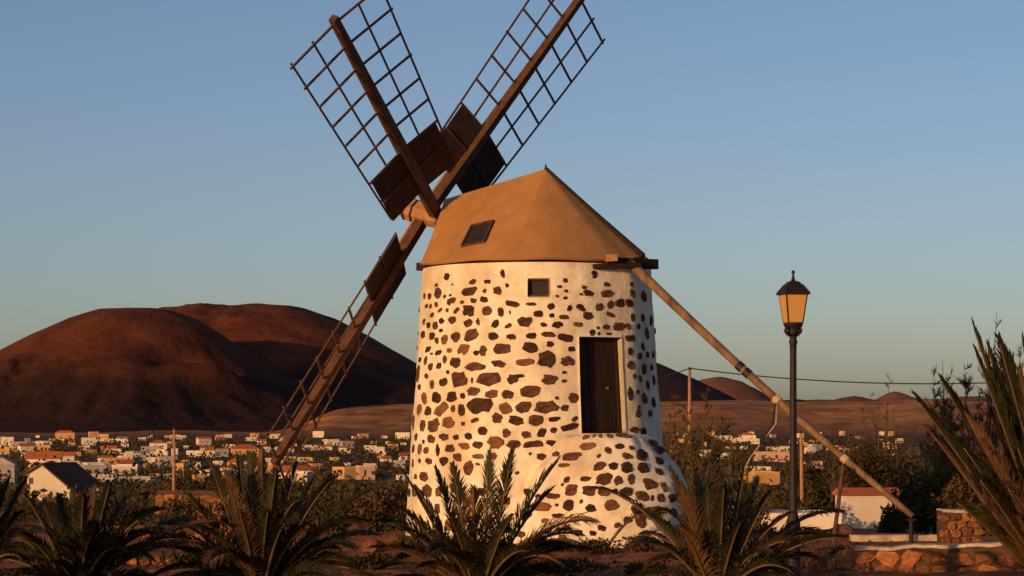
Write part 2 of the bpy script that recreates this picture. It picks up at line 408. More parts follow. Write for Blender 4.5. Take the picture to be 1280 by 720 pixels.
wall = link('wall', mesh('tower_wall', v, f, True), M['plaster'], mill)
wall_me = (list(v), list(f))

# masonry landing below the door
thd = R_(31); lc = tower_p(thd, 1.0, -.12)
LAND = [(-.8, 1.80), (0, 1.78), (.47, 1.74), (.85, 1.68), (1.1, 1.60), (1.43, 1.40), (1.72, 1.12), (1.9, .98), (2.0, .90), (2.045, .80)]
lv = []; lf = []; nl = 80; lz = [-.8 + 2.845 * i / 44 for i in range(45)]
for z in lz:
    for k in range(nl):
        an = 2 * math.pi * k / nl; r = lerp_tab(LAND, z)
        r += .10 * N3(math.cos(an) * 1.7, math.sin(an) * 1.7, z * 1.4) + .05 * N3(math.cos(an) * 4, math.sin(an) * 4, z * 3.1) + .018 * N3(math.cos(an) * 7, math.sin(an) * 7, z * 5)
        lv.append(Vector((lc.x + r * math.cos(an), lc.y + r * math.sin(an), z + (.02 * N3(an * 3, 1, 1) if z > 2 else 0))))
for j in range(len(lz) - 1):
    for k in range(nl):
        k2 = (k + 1) % nl; lf.append((j * nl + k, j * nl + k2, (j + 1) * nl + k2, (j + 1) * nl + k))
lv.append(Vector((lc.x, lc.y, 2.05))); tip = len(lv) - 1
for k in range(nl): lf.append(((len(lz) - 1) * nl + k, (len(lz) - 1) * nl + (k + 1) % nl, tip))
landing = link('door_landing', mesh('door_landing', lv, lf, True), M['plaster'], mill)

# ---- every dark stone showing through the whitewash; shaded wall slots are painted as stones too (photo tiles: origin, zoom, list of cx cy w h [tilt] [ochre])
T = [
 (510, 330, 7.2, [(350,115,40,55),(255,190,24,24),(400,185,15,15),(270,260,56,80,20),(193,290,25,50),(150,290,15,45),(330,290,20,28),(380,280,20,18),(385,335,68,56,-15),(255,368,25,45),(205,380,18,35),(165,380,22,30),(290,415,40,24,-20),(352,415,25,30),(435,420,52,32,-35),(218,458,30,35),(145,520,18,50),(185,550,28,45),(245,553,40,55),(305,512,40,45),(400,505,66,58,-10),(297,598,28,28),(135,635,35,60),(215,648,42,58),(260,690,28,45),(327,682,50,72,10,1),(428,657,68,75),(582,162,52,38),(715,158,50,32),(550,245,110,62),(688,243,30,34),(808,240,65,62),(892,193,28,34),(487,342,28,30),(590,330,50,42),(683,318,62,48),(548,425,86,96),(705,420,78,72),(833,430,46,72),(540,530,72,58),(630,518,26,55),(568,635,120,86,-25),(785,540,78,56,-40),(935,357,112,46,15),(900,558,56,32,-25),(768,650,76,56),(928,655,72,44),(850,85,34,72),(1050,515,110,86),(1105,645,80,46),(1110,362,76,26),(918,435,14,28)]),
 (670, 330, 7.2, [(265,147,35,35),(213,203,45,24),(272,243,30,28),(190,290,30,20),(265,305,38,24),(523,95,38,55),(637,183,48,36),(437,210,40,30),(475,263,76,52),(408,272,30,20),(640,265,112,54,-8),(133,382,52,50),(300,397,34,50),(402,390,78,44,25),(568,385,58,60),(667,365,48,64),(755,350,72,68),(20,450,78,50),(143,465,40,32),(250,478,72,36),(467,468,68,58),(668,453,68,34,20),(68,547,48,34),(195,548,88,52),(375,543,80,38,0,1),(745,565,100,66),(635,568,70,36),(505,615,40,48),(560,575,28,22),(655,628,45,20),(565,628,20,24),(108,632,106,42,5),(265,665,108,62,10),(840,350,60,66),(868,262,40,66),(860,185,28,38),(870,480,34,66),(960,487,34,58),(970,290,44,78),(830,563,30,48),(920,563,30,44),(997,625,32,88,-10),(1035,510,22,78),(850,670,88,46)]),
 (510, 420, 7.2, [(500,118,85,85,0,1),(675,135,62,85,10),(615,152,48,38),(843,115,132,84,-5),(1095,105,105,85),(372,130,45,32,0,1),(275,148,56,36),(180,120,40,42),(213,160,24,20),(108,215,28,40),(158,222,26,70),(330,210,26,60),(205,275,36,60),(278,268,42,48),(425,238,76,85),(597,275,140,66),(815,250,112,54,12),(1055,235,146,54,-4,1),(92,345,24,130,5),(165,362,30,40),(358,325,24,28),(317,413,65,60),(460,390,126,118),(577,400,20,46),(725,385,182,108),(935,388,86,78,-15),(1000,360,80,26,-5),(220,440,36,70,8),(103,460,26,40),(585,497,102,62,-4),(752,525,102,66,0,1),(900,525,88,70),(1100,500,152,94),(147,563,46,88,5,1),(253,553,64,88),(397,545,80,90),(494,538,34,46),(105,665,36,84,0,1),(182,675,50,74),(300,658,102,94,-20,1),(407,652,38,52),(480,670,52,90,12),(645,630,182,126),(872,650,106,84,5,1),(1037,640,114,94)]),
 (670, 420, 7.2, [(125,72,55,44),(320,115,52,36),(100,205,140,130),(290,228,110,70),(257,328,40,26),(253,405,45,26),(118,392,116,82),(188,558,30,26),(337,555,82,70),(95,640,182,98),(260,648,65,50),(850,140,36,54),(853,258,62,64),(848,520,38,108),(935,180,44,50),(960,95,24,58),(1003,170,24,44),(1052,165,26,58),(972,295,42,78),(1040,280,20,44),(937,385,26,58),(887,365,26,38),(1060,405,22,88),(1005,440,20,88),(915,503,32,28),(975,565,50,78),(1057,598,34,72),(925,645,26,44),(1025,700,34,58),(920,700,44,56)]),
 (500, 500, 7.2, [(122,195,24,124),(205,232,42,85),(302,225,88,104),(437,203,102,90,0,1),(568,213,36,32),(673,183,66,34,-15),(875,165,82,84),(1040,185,120,74),(147,330,22,64),(283,348,62,64),(392,332,78,54),(502,335,48,36),(617,325,58,52),(742,278,80,64),(957,297,62,68),(212,375,20,32),(122,440,20,60),(178,443,34,80,0,1),(235,452,42,54,0,1),(340,455,30,90,12),(450,435,80,56),(577,413,86,50,0,1),(697,403,80,58),(853,380,118,104,0,1),(1020,397,102,56),(118,570,18,70,0,1),(178,550,22,38),(257,550,56,48),(395,548,68,70),(518,515,62,66),(700,508,96,42,0,1),(700,578,35,18),(615,610,80,108,-12),(1055,655,34,28),(210,690,68,70),(140,690,22,40),(840,505,60,58,0,1)]),
 (640, 510, 7.2, [(215,113,120,90),(378,103,100,38,-3),(563,100,34,54,40),(520,172,132,50,-10),(127,240,68,54),(268,222,68,66),(375,200,48,42),(187,325,162,50,-3),(365,317,102,50),(25,325,76,60),(165,412,28,24),(392,412,38,34),(265,440,75,54),(465,515,80,26,0,1),(675,345,126,58,0,1),(540,435,130,58),(865,385,62,56),(968,345,76,40),(1078,360,38,34),(782,432,34,30),(1040,435,80,50),(785,520,96,60,-20),(912,525,76,50),(1037,530,86,68),(492,645,50,44),(660,638,88,38),(825,640,126,94),(957,652,68,74),(1070,640,48,80),(455,690,22,24),(665,265,46,36,0,1),(740,252,28,36,0,1),(795,252,28,40,0,1),(880,252,44,36),(1000,250,130,40)]),
 (500, 580, 7.2, [(243,235,80,90),(350,250,48,78,0,1),(133,235,48,100),(337,400,45,85),(435,545,60,90,0,1),(250,375,50,60),(480,220,50,80),(960,130,80,118,0,1),(85,260,28,70)]),
 (640, 580, 7.2, [(540,235,96,84),(688,237,94,74),(828,248,86,64),(932,237,34,30),(1022,258,98,78),(372,288,112,42),(232,288,36,28),(250,382,126,62,0,1),(507,372,80,98),(625,335,28,36),(405,370,28,24),(710,398,80,58),(893,372,112,84,0,1),(410,465,90,34)]),
 (720, 530, 4.8, [(400,185,65,50),(405,265,60,54),(500,222,40,38),(498,285,36,40),(440,358,76,54),(400,432,65,60),(527,375,28,50),(508,440,40,42),(458,445,20,28),(470,535,80,68),(370,505,60,48),(680,415,18,54),(530,600,50,30),(390,580,60,68),(720,390,22,40),(460,115,50,38),(505,155,46,40),(350,35,46,30),(405,45,38,38)]),
]
bvh_w = BVHTree.FromPolygons([tuple(p + MV) for p in wall_me[0]], wall_me[1])
bvh_l = BVHTree.FromPolygons([tuple(p + MV) for p in lv], lf)
def cast(x, y):
    o = Vector((0, 0, CZ)); dr = px(x, y, 1.0) - o; dr.normalize(); best = None
    for host, b in ((wall, bvh_w), (landing, bvh_l)):
        loc, nrm, _, dist = b.ray_cast(o, dr)
        if loc is not None and (best is None or dist < best[2]):
            if nrm.dot(dr) > 0: nrm = -nrm
            best = (loc, nrm, dist, host)
    return best
def stone_mesh(wd, ht, seed, proud=.02, angular=False):
    r = random.Random(seed); n = r.choice((6, 7, 8)) if angular else r.choice((11, 12, 13, 14)); e = r.uniform(3.5, 6) if angular else r.uniform(2.1, 3.4); ph = r.uniform(0, 6.28)
    ws = [r.uniform(.80, 1.12) for _ in range(n)]
    if r.random() < .4: ws[r.randrange(n)] *= .72
    sk = r.uniform(-.22, .22)
    V = []; Fc = []
    for sc_, h in ((1.06, -.03), (1.0, .45 * proud), (.80, proud), (.42, proud * r.uniform(1.05, 1.5))):
        for k in range(n):
            an = ph + 2 * math.pi * (k + (.25 if k % 2 else 0)) / n; c, s = math.cos(an), math.sin(an)
            q = (abs(c) ** e + abs(s) ** e) ** (-1 / e) * ws[k] * sc_
            x = c * q * wd / 2; y = s * q * ht / 2; x += sk * y
            V.append(Vector((x, y, h + (r.uniform(-.45, .35) * proud if h > 0 else 0))))
    for i in range(3):
        for k in range(n): Fc.append((i * n + k, i * n + (k + 1) % n, (i + 1) * n + (k + 1) % n, (i + 1) * n + k))
    Fc.append(tuple(3 * n + k for k in range(n)))
    return mesh('stone', V, Fc)
def set_stone(host, loc, nrm, wd, ht, tilt, ochre, seed, origin):
    t = Vector((0, 0, 1)).cross(nrm).normalized(); u = nrm.cross(t).normalized()
    Mx = Matrix((t, u, nrm)).transposed().to_4x4() @ Matrix.Rotation(-R_(tilt), 4, 'Z')
    o = link('stone', stone_mesh(wd, ht, seed, min(.018, .14 * min(wd, ht))), M['ochre_stone'] if ochre else M['lava_stone'], host)
    Mx.translation = loc - origin; o.matrix_local = Mx
    return o
ns = 0
for (ox, oy, sc_, lst) in T:
    for s in lst:
        X = ox + s[0] / sc_; Y = oy + s[1] / sc_; h = cast(X, Y)
        if h is None: continue
        loc, nrm, dist, host = h
        vd = Vector((loc.x, loc.y, 0)).normalized(); t = Vector((0, 0, 1)).cross(nrm).normalized()
        fc = max(.30, abs(t.dot(Vector((1, 0, 0))))); d = loc.y
        wd = (s[2] + .4 * sc_) / sc_ / F * d / fc * 1.19; ht = (s[3] + .4 * sc_) / sc_ / F * d * 1.19 / max(.6, math.sqrt(1 - nrm.z ** 2))
        tilt = s[4] if len(s) > 4 else rng.uniform(-6, 6); oc = len(s) > 5 and s[5]
        set_stone(host, loc, nrm, wd, ht, tilt, oc, 1000 + ns, MV); ns += 1
done = [(ox + q[0] / z_, oy + q[1] / z_, max(q[2], q[3]) / z_ / 2) for (ox, oy, z_, l_) in T for q in l_]
fr_ = random.Random(44); tries = 0; nf = 0
while nf < 26 and tries < 900:            # lower courses, half hidden by the palms
    tries += 1; X = fr_.uniform(515, 862); Y = fr_.uniform(612, 672); rd = fr_.uniform(3.5, 7)
    if any((X - a) ** 2 + (Y - b) ** 2 < (rd + c + 3.5) ** 2 for a, b, c in done): continue
    h = cast(X, Y)
    if h is None: continue
    loc, nrm, dist, host = h; fc = max(.4, abs(Vector((0, 0, 1)).cross(nrm).normalized().x)); done.append((X, Y, rd)); nf += 1
    set_stone(host, loc, nrm, rd * 2.3 / F * loc.y / fc, rd * 1.7 / F * loc.y, fr_.uniform(-15, 15), fr_.random() < .25, 9000 + nf, MV)
# the same masonry goes on round the sides the photograph only grazes
side = MB()
for k in range(230):
    th = R_(rng.uniform(88, 270)); z = rng.uniform(.1, 5.1); p = tower_p(th, z, wall_noise(th, z)); nrm = Vector((math.sin(th), -math.cos(th), .05)).normalized()
    t = Vector((0, 0, 1)).cross(nrm).normalized(); u = nrm.cross(t)
    sm = stone_mesh(rng.uniform(.08, .26), rng.uniform(.07, .17), 5000 + k); b = len(side.v)
    for q in sm.vertices: side.v.append(p + t * q.co.x + u * q.co.y + nrm * q.co.z)
    for pl in sm.polygons: side.f.append(tuple(b + i for i in pl.vertices))
    bpy.data.meshes.remove(sm)
o = side.build('far_side_stones', M['lava_stone'], mill); o['kind'] = 'stuff'

# ---- door: recessed plank leaf, frame and knob
def on_door(u, z, inn):
    """u across the opening (-1..1), z height, inn metres inside the wall face"""
    a = tower_p(DOOR[0], z); b = tower_p(DOOR[1], z); c = (a + b) / 2; t = (b - a) / 2
    nn = Vector((math.sin(R_(30.75)), -math.cos(R_(30.75)), 0))
    return c + t * u - nn * inn
nd = Vector((math.sin(R_(30.75)), -math.cos(R_(30.75)), 0))
door = empty('door'); door.parent = mill
back = MB(); back.bar(on_door(0, 2.06, .43), on_door(0, 3.92, .43), .98, .03, nd); back.build('dark_interior', M['black'], door)
for k in range(6):
    u0 = -.93 + 1.86 * k / 6; u1 = u0 + 1.86 / 6 - .018; uc = (u0 + u1) / 2
    wdt = (on_door(u1, 3, .2) - on_door(u0, 3, .2)).length
    m_ = MB(); m_.bar(on_door(uc, 2.10, .22 + .006 * (k % 2)), on_door(uc, 3.84, .22 + .006 * (k % 2)), wdt, .04, nd); m_.build('plank', M['door_wood'], door)
for u in (-.965, .965):
    m_ = MB(); m_.bar(on_door(u, 2.08, .20), on_door(u, 3.89, .20), .075, .10, nd); m_.build('jamb', M['door_wood'], door)
m_ = MB(); m_.bar(on_door(-.9, 3.865, .20), on_door(.9, 3.865, .20), .06, .095, nd); m_.build('lintel', M['door_wood'], door)
m_ = MB(); kp = on_door(.42, 2.93, .19); m_.tube([kp, kp + nd * .05], [.018, .026], 10); m_.build('knob', M['brass'], door)
# ---- little window under the cap
window = empty('window'); window.parent = mill
wc = (tower_p(WIN[0], 4.83) + tower_p(WIN[1], 4.83)) / 2; wn = Vector((0, -1, 0))
m_ = MB(); m_.box(wc + Vector((0, .12, 0)), (.40, .02, .35)); m_.build('pane', M['grey_glass'], window)
m_ = MB()
for sx in (-1, 1): m_.box(wc + Vector((sx * .19, .07, 0)), (.035, .05, .352))
for sz in (-1, 1): m_.box(wc + Vector((0, .072, sz * .158)), (.345, .05, .035))
m_.build('frame', M['dark_wood'], window)

# ---- cap
PH = R_(60.22); TA = R_(18.2); AL = R_(32.66)
nh = Vector((-math.sin(PH), math.cos(PH), 0)); mh = Vector((-math.cos(PH), -math.sin(PH), 0))   # towards the sails / across, camera side
EZ = 5.40; ER = 2.33
Ppk = nh * -.20 + Vector((0, 0, EZ + 1.90)); Qpk = nh * 2.15 + Vector((0, 0, EZ + 1.41))
def cap_base(psi):
    rr = ER * (1 + .012 * N3(math.cos(psi) * 3, math.sin(psi) * 3, 4))
    return nh * (rr * math.cos(psi)) + mh * (rr * math.sin(psi)) + Vector((0, 0, EZ - .02 + .03 * N3(math.cos(psi) * 2.5, math.sin(psi) * 2.5, 1)))
PC = R_(36); PK = R_(108)
cv = []; cf = []; NS = 96; NR = 22
for i in range(NS + 1):
    psi = PC + (2 * math.pi - 2 * PC) * i / NS
    a = psi if psi <= math.pi else 2 * math.pi - psi
    t = min(1, max(0, (a - PC) / (PK - PC))); top = Qpk.lerp(Ppk, t)
    b = cap_base(psi)
    tail = sstep(R_(165), R_(180), a)
    b = b + Vector((0, 0, .10 * tail))
    for j in range(NR + 1):
        q = j / NR; p = b.lerp(top, q)
        out = Vector((p.x, p.y, 0)); out = out.normalized() if out.length > .01 else Vector((0, 0, 1))
        fold = .012 * (N3(a * 4.5, 3, 1) + .5 * N3(a * 13, 5, 2)) * sstep(R_(100), R_(118), a) * (1 - q) * (1 - tail)
        sag = -.02 * math.sin(math.pi * q) * (1 - .4 * t)
        crease = (.085 * max(0, 1 - abs(a - PK) / .55) + .06 * max(0, 1 - abs(a - PK - .85) / .4)) * (1 - tail) * math.sin(math.pi * min(1, .18 + q * .82)) * (.6 + .4 * (1 - q))
        p = p + out * (fold + sag + crease + .010 * N3(p.x * 2, p.y * 2, p.z * 2) * (1 - q))
        cv.append(p)
for i in range(NS):
    for j in range(NR):
        a = i * (NR + 1) + j; cf.append((a, a + NR + 1, a + NR + 2, a + 1))
fr = len(cv)                                   # front gable
c1 = [cv[j] for j in range(NR + 1)]; c2 = [cv[NS * (NR + 1) + j] for j in range(NR + 1)]
for j in range(NR): cf.append((j, j + 1, NS * (NR + 1) + j + 1, NS * (NR + 1) + j))
cap_me = mesh('cap', cv, cf, False)
for pl in cap_me.polygons: pl.use_smooth = False
cap = link('cap', cap_me, M['canvas'], mill)
sol = cap.modifiers.new('thickness', 'SOLIDIFY'); sol.thickness = .05; sol.offset = -1
bvh_c = BVHTree.FromPolygons([tuple(p + MV) for p in cv], cf)
rb_ = MB(); q0_ = Ppk + Vector((0, 0, .02)); q1_ = -nh * 2.36 + Vector((0, 0, EZ + .10)); rb_.tube([q0_, q0_.lerp(q1_, .5) - Vector((0, 0, .02)), q1_], [.035, .05, .06], 6); rb_.build('tail_shade_brace', M['dark_beam'], mill)  # dark brace added where the cone edge turns into shade
# finial on the peak, skylight on the camera side
MB().tube([Ppk - Vector((0, 0, .05)), Ppk + Vector((0, 0, .10))], [.035, .012], 8).build('finial', M['iron'], cap)
corner = []
for (X, Y) in ((578, 309), (606, 303.5), (617.5, 277.5), (590.5, 284)):
    o_ = Vector((0, 0, CZ)); dr = (px(X, Y, 1) - o_).normalized(); loc, nrm, _, _ = bvh_c.ray_cast(o_, dr)
    if nrm.dot(dr) > 0: nrm = -nrm
    corner.append((loc - MV, nrm))
nn = sum((c[1] for c in corner), Vector()).normalized()
sk = MB(); cs = [c[0] + nn * .03 for c in corner]; sk.quad(*cs); sk.quad(*[c[0] - nn * .02 for c in reversed(corner)])
for i in range(4): sk.quad(corner[i][0] - nn * .02, corner[(i + 1) % 4][0] - nn * .02, cs[(i + 1) % 4], cs[i])
sky_l = sk.build('skylight', M['grey_glass'], mill)
fm = MB()
for i in range(4): fm.bar(corner[i][0] + nn * .025, corner[(i + 1) % 4][0] + nn * .025, .035, .05 + .004 * i, nn)
fm.build('frame', M['dark_wood'], sky_l)

# ---- timber ring, painted dark for the shadow gap under the eave, and beam ends
rg = MB(); pr = []
for k in range(72):
    an = 2 * math.pi * k / 72; pr.append((an))
for i, an in enumerate(pr):
    for (r, z) in ((2.08, 5.27), (2.235, 5.27), (2.235, 5.385), (2.08, 5.385)):
        r2 = r + .012 * N3(math.cos(an) * 5, math.sin(an) * 5, 2); rg.v.append(Vector((r2 * math.cos(an), r2 * math.sin(an), z)))
for i in range(72):
    for k in range(4):
        a = i * 4 + k; b = i * 4 + (k + 1) % 4; c = ((i + 1) % 72) * 4 + (k + 1) % 4; d = ((i + 1) % 72) * 4 + k; rg.f.append((a, b, c, d))
rg.build('timber_shade_ring', M['dark_beam'], mill)
def beam(p, q, w_, t_, name='beam', m='dark_beam'):
    b_ = MB(); b_.bar(p, q, w_, t_, (0, 0, 1)); return b_.build(name, M[m], mill)
def at(x, y, d): return px(x, y, d) - MV
beam(at(523.5, 333.5, 45.0), at(560, 333, 44.3), .13, .16)
beam(at(756, 327.5, 43.05), at(819.5, 330.5, 44.0), .16, .19)
beam(at(742, 333, 42.95), at(800, 331, 43.3), .10, .09)
beam(at(757, 323, 43.0), at(772, 322, 42.98), .14, .13, 'beam', 'hub_wood')

# ---- sails
u_ = Vector((math.cos(PH), math.sin(PH), 0)); v_ = Vector((math.sin(PH) * math.sin(TA), -math.cos(PH) * math.sin(TA), math.cos(TA)))
n_ = Vector((-math.sin(PH) * math.cos(TA), math.cos(PH) * math.cos(TA), math.sin(TA)))
hub = nh * 2.36 + Vector((0, 0, 6.44)); LS = 6.12
a_ = -math.cos(AL) * u_ + math.sin(AL) * v_; b_ = math.sin(AL) * u_ + math.cos(AL) * v_
shaft = MB(); shaft.tube([hub - n_ * 2.1, hub - n_ * .2, hub + n_ * .28, hub + n_ * .66, hub + n_ * .86], [.17, .2, .25, .25, .18], 8).build('windshaft', M['hub_wood'], mill)
for s_ in (.48, .68):
    MB().tube([hub + n_ * (s_ - .03), hub + n_ * (s_ + .03)], [.255, .255], 8).build('iron_band', M['iron'], mill)
for dq in (b_, -b_):
    MB().bar(hub + n_ * .39 + dq * .15 + a_ * .0, hub + n_ * .36 + dq * 1.2, .13, .06, n_).build('sail_clamp', M['hub_wood'], mill)
def sail(d, p, kN, wN, kP, wP, off, label, off_tip=None):
    """one sail: tapered stock, lattice of bars and two boarded panels; lattice set at its own pitch on either side"""
    st = MB(); q0 = hub + n_ * off; q1 = hub + d * LS + n_ * (off if off_tip is None else off_tip); d = (q1 - q0).normalized()
    b0 = len(st.v); aa = d.cross(n_)
    for (s, r) in ((-.15, .105), (1.0, .105), (3.0, .092), (LS, .072), (LS + .1, .068)):
        for i, j in ((-1, -1), (1, -1), (1, 1), (-1, 1)): st.v.append(q0 + d * s + aa * (i * r) + n_ * (j * r))
    for i in range(4):
        for k in range(4): st.f.append((b0 + i * 4 + k, b0 + i * 4 + (k + 1) % 4, b0 + i * 4 + 4 + (k + 1) % 4, b0 + i * 4 + 4 + k))
    st.f.append((b0 + 3, b0 + 2, b0 + 1, b0)); st.f.append((b0 + 16, b0 + 17, b0 + 18, b0 + 19))
    root = st.build('sail', M['sail_wood'], mill); root['label'] = label
    dN = -(p - kN * n_).normalized(); dP = (p - kP * n_).normalized()
    S0, S1, NC = 2.30, LS - .03, 6
    def tw(s): return .79 + .21 * max(0, (s - S0) / (S1 - S0))          # the lattice narrows towards the hub
    lo = -n_ * .0
    for k in range(NC + 1):
        s = S0 + (S1 - S0) * k / NC
        for (dd, wd) in ((dN, wN), (dP, wP)):
            jw = rng.uniform(.0, .05); c_ = q0 + d * (s + rng.uniform(-.015, .015))
            MB().bar(c_ + dd * .06, c_ + dd * (wd * tw(s) + .03 + jw), .042, .032, n_).build('lattice_bar', M['sail_wood'], root)
    for (dd, wd) in ((dN, wN), (dP, wP)):
        nl_ = dd.cross(d).normalized()
        for fr_ in (.5, 1.0):
            MB().bar(q0 + d * (S0 - (1.25 if fr_ == 1 else 0)) + dd * wd * .79 * fr_ + nl_ * .03, q0 + d * (S1 + .06) + dd * wd * fr_ + nl_ * .03, .036, .028, nl_).build('lattice_bar', M['sail_wood'], root)
        # boarded panel next to the hub: two boards with a batten over the joint
        for (sa, sb) in ((1.02, 1.645), (1.655, 2.28)):
            MB().bar(q0 + d * ((sa + sb) / 2) + dd * .05, q0 + d * ((sa + sb) / 2) + dd * wd * .79, sb - sa, .03, nl_).build('panel_board', M['panel_wood'], root)
        MB().bar(q0 + d * 1.65 + dd * .05 + nl_ * .03, q0 + d * 1.65 + dd * wd * .79 + nl_ * .03, .035, .03, nl_).build('batten', M['sail_wood'], root)
        MB().bar(q0 + d * 1.65 + dd * .05 - nl_ * .03, q0 + d * 1.65 + dd * wd * .79 - nl_ * .03, .035, .03, nl_).build('batten', M['sail_wood'], root)
sail(a_, b_, .20, 1.15, .36, 1.08, -.07, 'lattice sail pointing up over the volcano side with a brown panel', 0.0)
sail(b_, -a_, .42, 1.03, .12, 1.36, .26, 'lattice sail rising behind the cap with a dark panel', .0)
sail(-b_, a_, .26, 1.08, .22, 1.08, .26, 'lattice sail slanting down towards the village', .0)
sail(-a_, -b_, .3, 1.1, .3, 1.1, -.14, 'lattice sail hidden behind the tower')

# ---- tail pole with ropes and props
tp0 = at(786, 327, 43.4); tend = -nh * 7.82 + Vector((0, 0, .58))
dt = (tend - tp0).normalized()
pts = [tp0 + (tend - tp0) * k / 8 + Vector((0, 0, -.10 * math.sin(math.pi * k / 8))) for k in range(9)]
MB().tube(pts, [.092 - .034 * k / 8 for k in range(9)], 8).build('tail_pole', M['pole_wood'], mill, smooth=True)
for fr_ in (.405, .43, .535, .77):
    c_ = tp0.lerp(tend, fr_) + Vector((0, 0, -.10 * math.sin(math.pi * fr_)))
    MB().tube([c_ - dt * .06, c_ + dt * .06], .108 - .036 * fr_, 8).build('lashing', M['iron'] if fr_ < .5 else M['rope'], mill)
rc = tp0.lerp(tend, .53) - Vector((0, 0, .15))
def rope(x, y, d): return at(x, y, d)
MB().tube([rc, rope(966, 528, 41.6), rope(957, 545, 41.5), rope(950, 556, 41.4)], .012, 6).build('rope', M['iron'], mill)
MB().tube([rc + Vector((.03, 0, -.03)), rope(970, 530, 41.6), rope(956, 548, 41.5), rope(938, 572, 41.3), rope(926, 596, 41.2), rope(912, 650, 41.0), rope(905, 690, 41.0)], .014, 6).build('rope', M['rope'], mill)
MB().tube([at(1054, 582, 41.2), at(1043, 668, 41.2), at(1042, 684, 41.2)], [.035, .04, .04], 6).build('prop_stick', M['dark_wood'], mill)
pe = tend + MV
pr_ = MB(); pr_.tube([(pe.x - .03, pe.y, -.15), (pe.x - .03, pe.y, pe.z - .05)], [.045, .038], 8); pr_.box((pe.x - .03, pe.y, pe.z - .07), (.16, .10, .03))
tag(pr_.build('rest_post', M['iron']), 'short dark post carrying the end of the tail pole', 'post')

# ------------------------------------------------------------------ street lamp
LD = 31.2
lb = px(991.5, 520, LD)
lamp = empty('street_lamp', (lb.x, lb.y, 0)); tag(lamp, 'black iron street lamp with amber lantern in front of the tail pole', 'street lamp')
def lz_(y): return CZ + (HY - y) / F * LD
MB().lathe([(.15, -.15), (.15, .10), (.125, .16), (.105, .2), (.10, lz_(668)), (.098, lz_(652)), (.075, lz_(646)), (.062, lz_(640)), (.055, lz_(632)), (.050, lz_(560)), (.046, lz_(440)), (.050, lz_(430)), (.062, lz_(428)), (.048, lz_(424)), (.05, lz_(418))], n=16).build('post', M['iron'], lamp, smooth=True)
# scrolled collar below the lantern
c_ = MB(); c_.lathe([(.05, lz_(420)), (.085, lz_(416)), (.07, lz_(413)), (.12, lz_(409)), (.135, lz_(405.5)), (.14, lz_(404))], n=12)
c_.build('collar', M['iron'], lamp, smooth=True)
for k in range(4):
    an = R_(45 + 90 * k); pts_ = []
    for q in range(9):
        t_ = q / 8; r_ = .075 + .07 * math.sin(t_ * 3.0); z_ = lz_(420 - 13 * t_) ; pts_.append((r_ * math.cos(an), r_ * math.sin(an), z_))
    MB().tube(pts_, .013, 6).build('scroll', M['iron'], lamp)
zb, zt = lz_(404), lz_(368); rb, rt_ = .145, .215          # corner radius of the square lantern, bottom and top
lant = MB(); rot0 = R_(57)
cb = [Vector((rb * math.cos(rot0 + k * math.pi / 2), rb * math.sin(rot0 + k * math.pi / 2), zb)) for k in range(4)]
ct = [Vector((rt_ * math.cos(rot0 + k * math.pi / 2), rt_ * math.sin(rot0 + k * math.pi / 2), zt)) for k in range(4)]
for k in range(4):
    lant.tube([cb[k], ct[k]], .013, 4); lant.tube([cb[k], cb[(k + 1) % 4]], .012, 4); lant.tube([ct[k], ct[(k + 1) % 4]], .015, 4)
lant.build('lantern_frame', M['iron'], lamp)
for k in range(4):
    a, b, c, d = cb[k], cb[(k + 1) % 4], ct[(k + 1) % 4], ct[k]; inn = Vector((0, 0, 0)); cen = (a + b + c + d) / 4; ax = Vector((cen.x, cen.y, 0)).normalized() * .006
    g_ = MB(); q_ = [p.lerp(cen, .05) for p in (a, b, c, d)]; g_.quad(*[p + ax for p in q_]); g_.quad(*[p - ax for p in reversed(q_)])
    for i in range(4): g_.quad(q_[i] - ax, q_[(i + 1) % 4] - ax, q_[(i + 1) % 4] + ax, q_[i] + ax)
    g_.build('glass_pane', M['amber'], lamp)
rf = MB(); n4 = 4
for (r_, y_) in ((.262, 368.5), (.262, 366), (.22, 362), (.155, 356), (.12, 354.5), (.10, 352.5), (.045, 351)):
    for k in range(4):
        an = rot0 + k * math.pi / 2; rf.v.append(Vector((r_ * math.cos(an), r_ * math.sin(an), lz_(y_))))
for i in range(6):
    for k in range(4): rf.f.append((i * 4 + k, i * 4 + (k + 1) % 4, i * 4 + 4 + (k + 1) % 4, i * 4 + 4 + k))
rf.f.append((3, 2, 1, 0)); rf.f.append((24, 25, 26, 27)); rf.build('lantern_roof', M['iron'], lamp)
MB().lathe([(.03, lz_(352)), (.02, lz_(346)), (.012, lz_(343)), (.026, lz_(340.5)), (.02, lz_(338.5)), (.004, lz_(337.5))], n=10).build('finial', M['iron'], lamp, smooth=True)

# ------------------------------------------------------------------ utility poles and wires
def pole(x, ytop, d, ybot, label, r=.13, lean=0.0, arm=False):
    t_ = px(x, ytop, d); gz = ground_z(t_.x, d) - .4
    root = empty('utility_pole', (t_.x, d, gz)); tag(root, label, 'pole')
    hgt = t_.z - gz
    MB().tube([(0, 0, 0), (lean * .5, 0, hgt * .5), (lean, 0, hgt)], [r * 1.25, r * 1.1, r * .85], 8).build('shaft', M['post_wood'], root, smooth=True)
    MB().lathe([(.05, hgt - .02), (.09, hgt + .03), (.07, hgt + .12), (.1, hgt + .16), (.04, hgt + .24)], c=(lean, 0, 0), n=8).build('insulator', M['iron'], root)
    if arm:
        MB().box((lean, -.1, hgt - .6), (.9, .08, .1)).build('crossarm', M['post_wood'], root)
    return Vector((t_.x + lean, d, gz + hgt + .15))
pA = pole(862, 463, 160, 600, 'slim wooden utility pole just right of the windmill')
pB = pole(217, 537, 180, 655, 'slim wooden utility pole above the rubble terraces on the village side', .12, .05, True)
